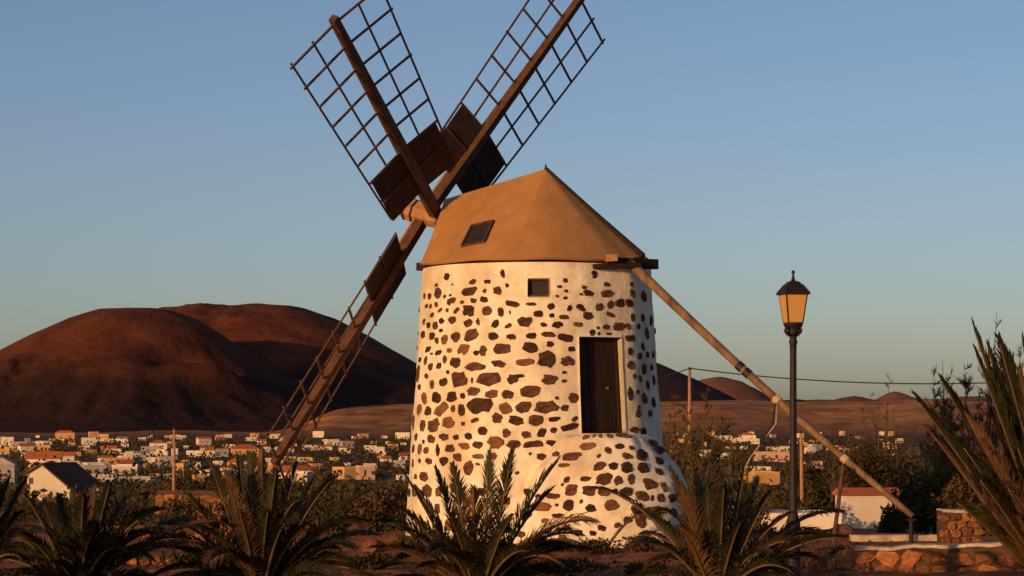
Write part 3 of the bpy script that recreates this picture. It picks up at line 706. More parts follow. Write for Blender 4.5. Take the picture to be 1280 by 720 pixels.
pC = pole(1003, 542, 176, 665, 'wooden utility pole standing behind the street lamp', .14, -.1)
pD = pole(229.5, 586, 340, 620, 'thin grey pole beside the dark round shrub', .11)
def wire(p, q, sag, r, label, n=40):
    m_ = MB(); pts_ = []
    for k in range(n + 1):
        t_ = k / n; c = p.lerp(q, t_); c = c - Vector((0, 0, sag * 4 * t_ * (1 - t_))); pts_.append(c)
    m_.tube(pts_, r, 5); tag(m_.build('power_line', M['wire'], smooth=True), label, 'wire')
wire(pA, px(1420, 466, 150), .9, .045, 'black power line running right from the slim utility pole')
wire(px(640, 500, 175), pA, .6, .04, 'black power line reaching the utility pole from behind the windmill')
wire(px(1030, 545, 170), px(1300, 541, 150), .5, .028, 'thin low cable crossing the scrub behind the tail pole')

# ------------------------------------------------------------------ village
WINM = {}
def unit_window():
    m_ = MB(); m_.box((0, 0, 0), (1, .12, 1)); return m_.me('window')
UW = unit_window(); UW.materials.append(M['win'])
def house(x0, x1, yb, yt, wallm, roof='flat', yaw=0.0, label='', group=None, wins=0, depth=None, d=None, roofm=None, door=False, name='house', wy=.55):
    """x0..x1 and yb..yt are the photo pixels of the front; distance is where the ground shows at row yb"""
    if d is None:
        lo, hi = 60.0, 2600.0
        for _ in range(40):
            mid = (lo + hi) / 2; xx = ((x0 + x1) / 2 - 640) / F * mid
            if HY - F * (ground_z(xx, mid) - CZ) / mid > yb: lo = mid
            else: hi = mid
        d = (lo + hi) / 2
    wd = (x1 - x0) / F * d; ht = (yb - yt) / F * d; cx = ((x0 + x1) / 2 - 640) / F * d
    dp = depth or max(4.0, min(9, wd * .8)); z0 = CZ + (HY - yb) / F * d
    root = empty(name, (cx, d + dp / 2, z0), R_(yaw)); tag(root, label, 'house', group)
    w_ = MB(); w_.box((0, 0, ht / 2 - .6), (wd, dp, ht + 1.2)); wl = w_.build('wall', M[wallm], root)
    rm = M[roofm] if roofm else (M['terra'] if roof in ('gable', 'hip', 'gablefront') else M['flat_roof'])
    r_ = MB(); e = .25
    if roof == 'flat':
        t_ = .22
        for (c, s) in (((0, -dp / 2 + t_ / 2, ht + .18), (wd + .04, t_, .36)), ((0, dp / 2 - t_ / 2, ht + .18), (wd + .04, t_, .36)), ((-wd / 2 + t_ / 2, 0, ht + .18), (t_ + .04, dp - 2 * t_, .355)), ((wd / 2 - t_ / 2, 0, ht + .18), (t_ + .04, dp - 2 * t_, .355))): r_.box(c, s)
        r_.build('parapet', M[wallm], root)
        r2 = MB(); r2.box((0, 0, ht + .03), (wd - .5, dp - .5, .05)); r2.build('roof', M['flat_roof'], root)
    else:
        rh = {'gable': .28, 'hip': .25, 'gablefront': .30}[roof] * (dp if roof != 'gablefront' else wd)
        V = r_.v; X, Y = wd / 2 + e, dp / 2 + e
        if roof == 'gable':
            V += [Vector(p) for p in ((-X, -Y, ht), (X, -Y, ht), (X, Y, ht), (-X, Y, ht), (-X, 0, ht + rh), (X, 0, ht + rh))]
            r_.f += [(0, 1, 5, 4), (2, 3, 4, 5), (0, 4, 3), (1, 2, 5), (3, 2, 1, 0)]
        elif roof == 'gablefront':
            V += [Vector(p) for p in ((-X, -Y, ht), (X, -Y, ht), (X, Y, ht), (-X, Y, ht), (0, -Y, ht + rh), (0, Y, ht + rh))]
            r_.f += [(0, 4, 5, 3), (1, 2, 5, 4), (0, 1, 4), (2, 3, 5), (3, 2, 1, 0)]
        else:
            k = min(wd, dp) * .45
            V += [Vector(p) for p in ((-X, -Y, ht), (X, -Y, ht), (X, Y, ht), (-X, Y, ht), (-X + k, 0, ht + rh), (X - k, 0, ht + rh))]
            r_.f += [(0, 1, 5, 4), (2, 3, 4, 5), (0, 4, 3), (1, 2, 5), (3, 2, 1, 0)]
        r_.build('roof', rm, root)
    for k in range(wins):
        fx = -wd / 2 + wd * (k + .5 + rng.uniform(-.3, .3)) / wins
        o = link('window', UW, None, root, loc=(fx, -dp / 2 - .02, min(ht * wy, ht - .9)), scl=(min(.95, wd / wins * .4) * rng.uniform(.6, 1.1), 1, min(1.1, ht * .36) * rng.uniform(.7, 1.4)))
    if wins and dp > 3:
        o = link('window', UW, None, root, loc=(wd / 2 + .02, rng.uniform(-.2, .2) * dp, min(ht * wy, ht - .9)), rot=(0, 0, R_(90)), scl=(1.0, 1, min(1.2, ht * .38)))
    if door:
        link('door', UW, None, root, loc=(wd * rng.uniform(-.2, .3), -dp / 2 - .03, 1.0), scl=(.95, 1, 2.0))
    return root, d, wd, dp, ht

# the big white gable with the dark sloping roof at the foot of the village
def gable_house():
    d = 330.0; root = empty('gable_house', px(82, 624, d)); tag(root, 'large white gable-ended house with a dark brown pitched roof', 'house')
    s = d / F
    # gable outline in the wall plane (pixels relative to the house origin)
    out = [(-48, -4), (-48, 32), (-30, 43), (11, 8), (16, 4), (16, -6)]
    V = []; n = len(out); th = 8.5; dv = Vector((.40, .917, 0)) * th
    for off in (Vector(), dv):
        for (a, b) in out: V.append(Vector((a * s, 0, b * s)) + off)
    Fc = [tuple(range(n)), tuple(reversed(range(n, 2 * n)))] + [(i, n + i, n + (i + 1) % n, (i + 1) % n) for i in range(n)]
    link('wall', mesh('gable_wall', V, [tuple(reversed(q)) for q in Fc]), M['white'], root)
    r_ = MB(); up = Vector((0, 0, .28)); ov = Vector((0, -.35, 0))
    for (i, j) in ((1, 2), (2, 4)):
        A = Vector((out[i][0] * s, 0, out[i][1] * s)); B = Vector((out[j][0] * s, 0, out[j][1] * s)); ex = (B - A).normalized() * .25
        A = A - (ex if i == 1 else Vector()); B = B + (ex if j == 4 else Vector())
        a0, b0 = A + ov, B + ov; a1, b1 = A + dv - ov, B + dv - ov
        r_.quad(a0 + up, b0 + up, b1 + up, a1 + up); r_.quad(a1, b1, b0, a0); r_.quad(a0, b0, b0 + up, a0 + up); r_.quad(b0, b1, b1 + up, b0 + up); r_.quad(b1, a1, a1 + up, b1 + up); r_.quad(a1, a0, a0 + up, a1 + up)
    r_.build('roof', M['dark_roof'], root)
    link('window', UW, None, root, loc=(-46 * s + .3, -.03, 23 * s), scl=(.55, 1, .9))
    m_ = MB(); m_.box((26 * s, 6.0, .4), (22 * s, 5, 2.2)); m_.build('annex', M['pink'], root)
gable_house()
H = house
H(-14, 17, 604, 581, 'grey', 'gablefront', 4, 'grey gable-ended house at the end of the village street', wins=1, roofm='flat_roof')
H(0, 16, 560, 547, 'white', 'flat', 8, 'tall white block with one dark window beside the village edge', wins=2)
H(17, 33, 566, 553, 'grey', 'flat', 10, 'low grey house next to the tall white block', wins=2)
H(34, 52, 560, 552, 'white', 'flat', 12, 'white house with a row of small dark windows under the volcano slope', wins=3)
H(68, 92, 552, 541, 'ochre', 'hip', 10, 'cream villa with a red hipped roof at the foot of the volcano', wins=2)
H(0, 12, 572, 562, 'ochre', 'flat', 0, 'small ochre house with a flat roof by the roadside', wins=1)
H(30, 73, 584, 574, 'white', 'gable', 8, 'long white house with a low red tiled roof', wins=4)
H(82, 100, 588, 578, 'white', 'flat', 10, 'small white house with an arched dark doorway', wins=2)
H(103, 124, 594, 580, 'white', 'flat', 22, 'bright white cube house with a blank lit front', depth=7)
H(124, 146, 592, 580, 'grey', 'flat', 22, 'grey block standing in for the shaded side of the bright cube house', wins=2)  # grey wall colour carries the shade on the cube house's side
H(100, 131, 606, 596, 'white', 'flat', 26, 'low white annex with a blank wall facing the gable house', depth=8)
H(150, 192, 607, 598, 'grey', 'flat', -12, 'long low pale house with a row of three dark windows', wins=4, depth=5)
H(129, 158, 585, 574, 'ochre', 'flat', 10, 'cream house with a square tower beside it', wins=2)
H(156, 164, 587, 566, 'white', 'flat', 14, 'narrow white tower house rising over its neighbours', wins=1)
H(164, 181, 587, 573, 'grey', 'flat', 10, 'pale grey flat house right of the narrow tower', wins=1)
H(180, 196, 583, 573, 'white', 'flat', 10, 'white house with a blank sunlit wall by the utility pole')
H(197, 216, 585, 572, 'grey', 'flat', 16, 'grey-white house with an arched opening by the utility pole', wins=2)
H(186, 207, 563, 554, 'white', 'hip', 12, 'white villa with a bright orange-red hipped roof', wins=2)
H(127, 145, 566, 561, 'pink', 'gable', 0, 'pink cottage with a faded red roof')
H(175, 198, 568, 559, 'grey', 'flat', 8, 'unplastered brown house shell below the orange roofed villa', wins=2)
H(120, 160, 553, 549, 'white', 'flat', 0, 'long thin white terrace at the top of the village', wins=4)
H(205, 232, 551, 545, 'white', 'flat', 5, 'white stepped houses at the top of the village behind the pole', wins=3)
H(214, 222, 574, 562, 'white', 'flat', 0, 'tiny white house right behind the utility pole')
H(253, 268, 572, 563, 'white', 'hip', 12, 'white villa with a warm orange hipped roof', wins=2)
H(288, 322, 569, 561, 'ochre', 'hip', 12, 'broad ochre house with an orange tiled roof', wins=3)
H(283, 301, 587, 578, 'ochre', 'gablefront', 6, 'ochre gabled house among the palm tips', wins=1)
H(290, 325, 597, 589, 'white', 'flat', 10, 'long white house low behind the palm', wins=3)
H(366, 386, 607, 592, 'white', 'flat', -10, 'white house in blue shade behind the palm', wins=2)
H(370, 392, 579, 573, 'ochre', 'flat', 0, 'long ochre building beside the lower sail tip', wins=2)
H(378, 396, 563, 557, 'white', 'flat', 14, 'white house with flat roof at the sail tip', wins=2)
H(446, 466, 600, 584, 'pink', 'flat', 16, 'pale weathered house half hidden by scrub left of the windmill', wins=2)
H(494, 512, 549, 541, 'white', 'flat', 0, 'long white building against the windmill wall', wins=2)
# right-hand side
H(935, 968, 607, 592, 'ochre', 'flat', 14, 'orange-ochre blank-walled house seen past the street lamp', depth=11)
H(937, 962, 592, 585, 'white', 'flat', 14, 'white upper storey behind the ochre house', wins=2)
H(947, 985, 577, 566, 'pink', 'flat', 10, 'pink house with flat roof above the ochre house', wins=3)
H(968, 984, 567, 560, 'white', 'flat', 10, 'small white house behind the pink house', wins=1)
H(1008, 1030, 586, 578, 'pink', 'flat', 10, 'small peach house beside the lamp post', wins=2)
H(1010, 1022, 562, 556, 'white', 'flat', 0, 'bright little white house right of the lamp post')
H(925, 945, 552, 544, 'white', 'hip', 0, 'white house with a red hipped roof below the plain', wins=2)
H(893, 915, 552, 545, 'white', 'flat', 0, 'white twin house left of the lamp', wins=3)
h_, hd, hw, hdp, hh = H(1050, 1122, 676, 619, 'white', 'gable', 10, 'white cottage with a low red roof behind the tail pole', d=165, depth=1.9)
H(945, 1052, 672, 648, 'white', 'flat', 0, 'low white outbuilding next to the red-roofed cottage', d=150, depth=5)
# many more, small and alike: sorted by kind
KINDS_ = [('white', 'flat', 'small white flat-roofed cube house in the distant village', 'white flat-roofed village houses', 'house'),
          ('ochre', 'flat', 'small ochre flat-roofed house in the distant village', 'ochre village houses', 'house'),
          ('white', 'gable', 'small white village house with a red tiled roof', 'white village houses with red roofs', 'house'),
          ('grey', 'flat', 'small bare grey unplastered house in the distant village', 'grey village houses', 'house')]
pl_ = []
def scatter(xr, yr, n, wr, seed, wts):
    r = random.Random(seed); c = 0; tries = 0
    while c < n and tries < n * 60:
        tries += 1; x = r.uniform(*xr); y = yr[0] + (yr[1] - yr[0]) * r.random() ** 1.5; w_ = r.uniform(*wr) * (.55 + .6 * (y - 545) / 40)
        if any(abs(x - a) < (w_ + b) / 2 + 1 and abs(y - e) < 3.2 for a, e, b in pl_): continue
        pl_.append((x, y, w_)); k = r.choices(range(4), wts)[0]; q = KINDS_[k]
        wn_ = r.choice((0, 1, 2, 3)) if w_ > 10 else 0
        size = 'long' if w_ > 15 else ('small' if w_ > 9 else 'tiny')
        row_ = 'highest row under the hills' if y < 553 else ('upper middle of the village' if y < 562 else ('middle of the village' if y < 575 else 'lowest row of the village'))
        zone = next(t for lim, t in ((60, 'beyond the white gable house'), (150, 'beyond the dark brown roof'), (225, 'beside the utility pole'), (330, 'behind the largest palm'), (420, 'around the lowest sail tip'), (520, 'next to the windmill wall'), (900, 'by the slim utility pole'), (985, 'short of the lamp post'), (1060, 'past the lamp post'), (9999, 'behind the feathery trees')) if x < lim)
        lab = '%s %s house, %s, %s' % (size, {0: 'white flat-roofed', 1: 'ochre flat-roofed', 2: 'white red-roofed', 3: 'bare grey'}[k], row_, zone)
        house(x - w_ / 2, x + w_ / 2, y, y - w_ * r.uniform(.18, .5) - 1.2, q[0], q[1], r.uniform(-8, 32), lab, lab, wins=wn_, depth=w_ / F * 800 * r.uniform(.5, 1.2) if w_ > 12 else None); c += 1
scatter((-10, 508), (546.5, 602), 125, (7, 25), 3, (6, 3, 3, 1))
scatter((842, 1130), (543, 575), 40, (9, 18), 5, (5, 2, 2, 1))

# ------------------------------------------------------------------ plants
def bez(B, C, T_, t): return B * (1 - t) ** 2 + C * (2 * t * (1 - t)) + T_ * t * t
def frond_mesh(B, T_, arch, r, leaf=.30, ang=(56, 16), n=76, vee=.42, roll=0.0, wid=.0105):
    """feather leaf: returns (leaflets mesh, rachis mesh) in world coordinates relative to the palm base handled by caller"""
    L_ = (T_ - B).length; C = (B + T_) / 2 + Vector((0, 0, arch * L_))
    V = []; Fc = []; rp = []
    for k in range(11): rp.append(bez(B, C, T_, k / 10))
    for i in range(n):
        t = .10 + .90 * (i / (n - 1)); p = bez(B, C, T_, t); d = (bez(B, C, T_, min(1, t + .02)) - bez(B, C, T_, t - .02)).normalized()
        sd_ = d.cross(Vector((0, 0, 1)))
        if sd_.length < .15: sd_ = d.cross(Vector((0, 1, 0)))
        sd_.normalize(); up = sd_.cross(d).normalized()
        sd2 = sd_ * math.cos(roll) + up * math.sin(roll); up2 = up * math.cos(roll) - sd_ * math.sin(roll)
        a = R_(ang[0] + (ang[1] - ang[0]) * t); ll = leaf * (.45 + .75 * math.sin(math.pi * min(1, .15 + t * .72))) * (1 - .45 * max(0, t - .8) / .2)
        for sgn in (-1, 1):
            aa = a * r.uniform(.65, 1.3); vv = vee * r.uniform(.6, 1.3); l2 = ll * r.uniform(.8, 1.12)
            dirn = (d * math.cos(aa) + (sd2 * sgn * math.cos(vv) + up2 * math.sin(vv)) * math.sin(aa)).normalized()
            wv = dirn.cross(up2 * math.cos(vv) - sd2 * sgn * math.sin(vv)).normalized() * wid * r.uniform(.8, 1.2)
            m1 = p + dirn * l2 * .45 + Vector((0, 0, .01)); e = p + dirn * l2 + Vector((0, 0, -.42 * l2 * r.uniform(.3, 1.2) * (1 - abs(d.z) * .6)))
            b = len(V); V += [p - wv * .4, p + wv * .4, m1 + wv, m1 - wv, e]
            Fc += [(b, b + 1, b + 2, b + 3), (b + 3, b + 2, b + 4)]
    rm = MB(); rm.tube(rp, [.028 * (1 - .82 * k / 10) for k in range(11)], 5)
    return mesh('frond', V, Fc), rm.me('rachis', True)
def palm(x, y, d, tips, label, seed, leaf=.28, tr=.22, th=.5, extra=0, dry=.15, gz=None, spread=(.8, 1.9), n=80, ang=(56, 16), archk=.16, vee=.42):
    """a young date palm: crown centre at pixel x,y; fronds end at the pixels given (third value: metres towards the camera, fourth: arch)"""
    r = random.Random(seed); c = px(x, y, d); z0 = ground_z(c.x, c.y) if gz is None else gz
    root = empty('date_palm', (c.x, c.y, z0)); tag(root, label, 'palm', 'young date palms'); o0 = Vector(root.location)
    prof = []; hz = c.z - z0
    t_ = MB(); k = 0; nn = 9
    for i in range(nn):
        q = i / (nn - 1); rr = tr * (1.15 - .25 * q) * (1.08 if i % 2 else .94); prof.append((rr, -.2 + (hz + .25) * q))
    t_.lathe(prof, n=12); t_.build('trunk', M['palm_trunk'], root)
    lst = []
    for tp in tips:
        dy = tp[2] if len(tp) > 2 else r.uniform(-.5, .5); ar = tp[3] if len(tp) > 3 else .06
        T0 = px(tp[0], tp[1], d - dy); hz_ = math.hypot(T0.x - c.x, T0.y - c.y) / (T0 - c).length; lst.append((T0, ar + archk * hz_ * r.uniform(.5, 1.3)))
    for k in range(extra):
        an = r.uniform(0, 6.28); ln = r.uniform(*spread); el = r.uniform(-.15, .75)
        lst.append((c + Vector((math.cos(an) * ln, math.sin(an) * ln, el * ln)), r.uniform(.16, .40)))
    for (T_, ar) in lst:
        B = c + Vector((T_.x - c.x, T_.y - c.y, 0)).normalized() * tr * .5 + Vector((0, 0, r.uniform(-.05, .08)))
        lm, rm = frond_mesh(B - o0, T_ - o0, ar, r, leaf * r.uniform(.85, 1.15), roll=r.uniform(-.5, .5), n=n, ang=ang, vee=vee)
        f_ = link('frond', lm, M['dry_leaf'] if r.random() < dry else M['leaf'], root); link('rachis', rm, M['rachis'], f_)
palm(98, 738, 28, [(33, 622, .2), (55, 632, .5), (72, 621, -.3), (90, 616, .3), (104, 622, .6), (119, 613, -.3), (137, 607, .2), (166, 611, -.4, .02), (203, 637, .1, .18), (212, 668, .3, .22), (2, 664, .2, .2), (-6, 690, .5, .22), (30, 668, .7, .1), (60, 660, .9, .08), (120, 655, .9, .08), (150, 668, .8, .12), (190, 700, .6, .25)], 'young palm with upright fronds below the white gable house', 11, .25, extra=26)
palm(-28, 715, 26, [(12, 600, .2, .05), (33, 601, -.2, .08), (28, 640, .3, .12), (-10, 590, 0), (40, 660, .4, .2), (-40, 600, .3), (30, 700, .5, .25), (5, 640, .6, .1), (-15, 660, .7, .1)], 'palm with pale green fronds cut off by the field edge beside another palm', 12, .25, extra=3)
palm(325, 742, 28.5, [(262, 577, .3, .04), (282, 592, .6), (299, 579, -.3), (312, 571, .3), (328, 568, -.2), (345, 590, .8), (371, 583, .1), (392, 598, -.3), (415, 600, .3, .08), (462, 613, .1, .12), (445, 652, .4, .15), (470, 668, .2, .2), (232, 618, .4, .08), (205, 655, .2, .25), (180, 682, .4, .3), (250, 660, .9, .12), (300, 640, 1., .05), (335, 640, 1.1, .05), (385, 655, .9, .12), (265, 700, 1, .2)], 'largest young palm between the rubble terrace and the windmill', 13, .29, extra=28)
palm(598, 745, 29, [(503, 590, .1, .03), (522, 612, .3, .04), (545, 588, -.2, .03), (566, 584, .4, .03), (592, 612, .9, .02), (611, 569, .2, .02), (641, 566, .3, .02), (697, 577, .2, .06), (690, 612, -.2, .10), (742, 652, .5, .22), (722, 668, .2, .24), (478, 652, .2, .1), (468, 684, .4, .16), (505, 640, .6, .08), (560, 640, 1.1, .03), (640, 645, 1.1, .06), (665, 690, 1.0, .2), (540, 690, 1.0, .2), (700, 705, .7, .3)], 'young palm standing right in front of the windmill wall', 14, .28, extra=20)
palm(897, 748, 27.5, [(838, 588, .2, .02), (852, 612, .4, .03), (872, 598, -.2, .02), (884, 622, .5), (905, 612, .7, .02), (930, 588, .1, .03), (946, 602, -.2, .04), (962, 618, .3, .05), (990, 642, .3, .15), (1000, 680, .4, .25), (815, 648, .3, .1), (800, 676, .4, .18), (850, 660, .8, .06), (925, 655, .9, .06), (960, 690, .9, .22)], 'dry-tipped young palm between the windmill landing and the lamp', 15, .28, extra=26, dry=.4)
palm(1352, 770, 19.5, [(1149, 503, .3, .02), (1178, 478, -.1, .03), (1218, 413, .2, .03), (1221, 445, .6, .02), (1262, 452, .3, .02), (1279, 432, -.2, .03), (1300, 400, .2, .03), (1330, 420, 0), (1205, 560, .9, .04), (1240, 520, -.5, .04), (1225, 600, .8, .05), (1196, 628, .3, .03), (1290, 500, .8, .03), (1260, 610, 1.0, .05), (1250, 480, -.8, .03), (1162, 540, .2, .02), (1195, 500, -.4, .02), (1236, 440, -.3, .02), (1275, 470, .7, .02), (1210, 525, .5, .02), (1232, 560, .9, .02), (1272, 560, 1.0, .02), (1198, 585, -.2, .02), (1250, 430, .6, .02), (1240, 640, .6, .04), (1275, 650, .9, .04), (1265, 520, -1.0, .02)], 'tall palm with reddish dry frond tips by the rubble wall', 16, .34, tr=.3, extra=5, dry=.4, spread=(.7, 1.1), n=110, ang=(36, 11), archk=.03, vee=.7)

def leaf_cloud(blobs, n, ls, r, aspect=.55):
    """leaf-sized faces spread through clumps (centre, radii)"""
    V = []; Fc = []
    tot = sum(b[1].x * b[1].y * b[1].z for b in blobs) ** 1
    for (c, rad) in blobs:
        k = max(12, int(n * (rad.x * rad.y * rad.z) / tot))
        for _ in range(k):
            q = Vector((r.gauss(0, 1), r.gauss(0, 1), r.gauss(0, 1))).normalized() * (r.random() ** .45)
            p = c + Vector((q.x * rad.x, q.y * rad.y, q.z * rad.z)); s = ls * r.uniform(.6, 1.5)
            a = Vector((r.uniform(-1, 1), r.uniform(-1, 1), r.uniform(-.4, 1.2))).normalized(); b = a.cross(Vector((r.uniform(-1, 1), r.uniform(-1, 1), r.uniform(-1, 1)))).normalized()
            i = len(V); V += [p, p + a * s * .5 + b * s * aspect * .5, p + a * s, p + a * s * .5 - b * s * aspect * .5]; Fc.append((i, i + 1, i + 2, i + 3))
    return mesh('foliage', V, Fc)
def bush(x, yb, wpx, hpx, d, label, seed, m='bush', n=1500, ls=None, group=None, name='shrub', gz=True):
    r = random.Random(seed); c = px(x, yb, d); wd = wpx / F * d; ht = hpx / F * d; z0 = min(c.z, ground_z(c.x, d)) if gz else c.z
    ht = (CZ + (HY - (yb - hpx)) / F * d) - z0
    root = empty(name, (c.x, d, z0)); tag(root, label, 'shrub', group)
    bl = []
    for k in range(11):
        an = r.uniform(0, 6.28); rr = r.uniform(.0, .34) * wd; zz = ht * r.uniform(.2, .78); s = r.uniform(.14, .27)
        bl.append((Vector((math.cos(an) * rr, math.sin(an) * rr * .8, zz)), Vector((wd * s, wd * s * .8, ht * s * r.uniform(.8, 1.2)))))
    link('foliage', leaf_cloud(bl, n, ls or max(.05, wd * .045), r), M[m], root)
    st = MB()
    for k in range(5):
        b = bl[k][0]; st.tube([Vector((b.x * .15, b.y * .15, -.2)), Vector((b.x * .5, b.y * .5, b.z * .55)), b], [.05, .035, .015], 5)
    st.build('stems', M['bark'], root)
def wispy(x, yb, ytop, wpx, d, label, seed, n=70, sp=46):
    """feathery tamarisk-like tree: several thin leaders, fine upswept twigs, sprays of needle leaves"""
    r = random.Random(seed); c = px(x, yb, d); z0 = min(c.z, ground_z(c.x, d)); ht = CZ + (HY - ytop) / F * d - z0; wd = wpx / F * d
    root = empty('feathery_tree', (c.x, d, z0)); tag(root, label, 'tree')
    t_ = MB(); V = []; Fc = []; ns_ = 6 + int(wpx / 25)
    lead = []
    for k in range(ns_):
        an = r.uniform(0, 6.28); rr_ = wd * r.uniform(.05, .46) * (0 if k == 0 else 1); h_ = ht * (1.0 if k == 0 else r.uniform(.55, .92))
        e = Vector((math.cos(an) * rr_, math.sin(an) * rr_ * .8, h_)); m_ = Vector((e.x * .45, e.y * .45, h_ * .45)) + Vector((r.uniform(-.1, .1), r.uniform(-.1, .1), 0)) * wd
        t_.tube([(0, 0, -.3), m_ * .5, m_, e], [.012 * ht + .015, .008 * ht + .012, .005 * ht + .008, .004], 5); lead.append((m_, e, h_))
    for k in range(n * 3):
        m_, e, h_ = r.choice(lead); q = r.random() ** .8; b = (m_ * .5).lerp(m_, q * 2) if q < .5 else m_.lerp(e, q * 2 - 1)
        an = r.uniform(0, 6.28); ln = wd * .22 * (1.15 - q) * r.uniform(.4, 1.3) + .12
        f_ = b + Vector((math.cos(an) * ln, math.sin(an) * ln, ln * r.uniform(.4, 1.6)))
        t_.tube([b, f_], [.007, .003], 3, cap=False)
        for j in range(int(sp * .55)):
            p = b.lerp(f_, r.uniform(.1, 1.0)); dv = (Vector((r.gauss(0, .6), r.gauss(0, .6), r.uniform(.0, 1.2))) + (f_ - b).normalized() * .5).normalized()
            s_ = r.uniform(.08, .24) * (d / 60) ** .5; sd_ = dv.cross(Vector((r.uniform(-1, 1), r.uniform(-1, 1), r.uniform(-1, 1)))).normalized() * s_ * .07
            i = len(V); V += [p - sd_, p + sd_, p + dv * s_]; Fc.append((i, i + 1, i + 2))
    t_.build('trunk', M['bark'], root); link('crown', mesh('crown', V, Fc), M['cas'], root)
wispy(1178, 690, 448, 120, 58, 'sparse feathery tree with open tips behind the pole end', 21, 60)
wispy(1246, 690, 388, 90, 56, 'tallest feathery tree rising over the tall palm', 22, 46, 26)
wispy(1205, 690, 462, 90, 62, 'feathery tree filling the gap behind the tall palm', 23, 60)
wispy(1112, 655, 468, 80, 200, 'feathery tree with a thin leader above the tail pole', 24, 34, 30)
wispy(1078, 655, 512, 110, 205, 'broad dusky feathery tree behind the tail pole', 25, 80)
wispy(882, 680, 492, 78, 78, 'feathery tree beside the slim utility pole', 26, 60)
wispy(842, 680, 500, 52, 74, 'narrow feathery tree against the windmill shoulder', 27, 50)
wispy(915, 680, 520, 60, 84, 'low feathery tree left of the lamp post', 28, 50)
wispy(1265, 690, 470, 110, 70, 'dense feathery tree low behind the tall palm', 29, 80)
bush(1148, 684, 118, 100, 55, 'dark rounded shrub behind the rest post', 31, n=3600, ls=.11)
bush(1112, 680, 46, 56, 54, 'small leafy shrub against the white cottage wall', 32, n=1200, ls=.10)
bush(1218, 690, 110, 110, 52, 'tangled dry shrub between the rubble pillar and the tall palm', 33, 'dry_bush', 3000, ls=.11)
bush(1085, 640, 130, 90, 192, 'tall olive shrub mass behind the white cottage', 70, n=4200, ls=.3)
bush(1030, 612, 120, 50, 190, 'dark scrub clump behind the low white outbuilding', 34, n=1800)
bush(1120, 610, 130, 60, 210, 'dark scrub belt between feathery trees and village', 35, n=2000)
bush(858, 640, 70, 110, 95, 'upright olive shrub behind the windmill shoulder', 71, 'dry_bush', 2600)
bush(880, 668, 110, 78, 80, 'dark shrub at the right foot of the windmill', 36, n=2600)
bush(940, 676, 90, 58, 72, 'dusky shrub between the windmill and the lamp post', 37, 'dry_bush', 2000)
bush(915, 640, 110, 36, 150, 'low shrub below the ochre house', 38, n=1800)
bush(985, 640, 80, 30, 160, 'low shrub behind the lamp post', 39, n=1500)
bush(1010, 684, 80, 22, 48, 'low dry shrub under the tail pole', 40, 'dry_bush', 1200)
bush(468, 660, 110, 66, 62, 'large brown shrub beside the windmill wall', 41, 'dry_bush', 3200)
bush(418, 660, 90, 56, 58, 'olive shrub left of the large brown shrub', 42, n=2400)
bush(502, 655, 40, 58, 66, 'narrow shrub squeezed against the windmill', 43, n=1200)
bush(372, 655, 80, 44, 66, 'shrub behind the largest young palm', 44, n=1800)
bush(235, 617, 66, 32, 300, 'round dark shrub beside the thin grey pole', 45, n=2200)
bush(150, 655, 100, 36, 92, 'dark hedge clump behind the rubble terraces', 46, n=1800)
bush(222, 655, 110, 31, 90, 'low dark hedge by the foot of the utility pole', 47, n=1600)
bush(300, 652, 100, 34, 92, 'dark hedge clump next to the largest palm', 48, n=1600)
bush(100, 638, 70, 14, 180, 'dark shrubs under the dark brown roof', 49, n=1600)
bush(50, 642, 60, 18, 170, 'dark shrubs at the foot of the white gable', 50, n=1600)
bush(5, 650, 70, 46, 130, 'dark shrub left of the white gable house', 51, n=1800)
bush(700, 724, 150, 26, 33.5, 'low black-green shrub in front of the windmill', 52, n=2200, ls=.06)
bush(815, 726, 70, 24, 33.0, 'low dark shrub in front of the door landing', 53, n=1200, ls=.06)
bush(450, 716, 80, 26, 35, 'low dark shrub beside the kerb', 54, n=1400, ls=.06)
bush(1050, 690, 90, 16, 36, 'low dark weeds against the rubble wall', 55, n=1200, ls=.05)
for i_, (x_, y_, w_, h_, d_, l_) in enumerate(((520, 684, 60, 20, 41.5, 'low dry weeds at the foot of the wall beside the narrow shrub'), (575, 690, 70, 22, 40.5, 'low dry weeds behind the palm before the windmill'), (660, 690, 80, 20, 40.2, 'low dry weeds between that palm and the landing foot'), (735, 692, 90, 18, 39.5, 'low dry weeds in front of the landing beside the dead frond'), (800, 690, 80, 20, 39.5, 'low dry weeds under the dead frond'), (860, 688, 70, 30, 40.5, 'weedy tuft hugging the shaded side of the landing'), (250, 700, 120, 16, 35.4, 'dry weeds at the foot of the sunlit terrace wall'), (560, 722, 120, 22, 34, 'dark weeds beneath the palm before the windmill'), (960, 716, 120, 30, 33.6, 'dark weeds around the lamp foot'))):
    bush(x_, y_, w_, h_, d_, l_, 300 + i_, 'dry_bush' if i_ % 3 else 'bush', 1300, .055)
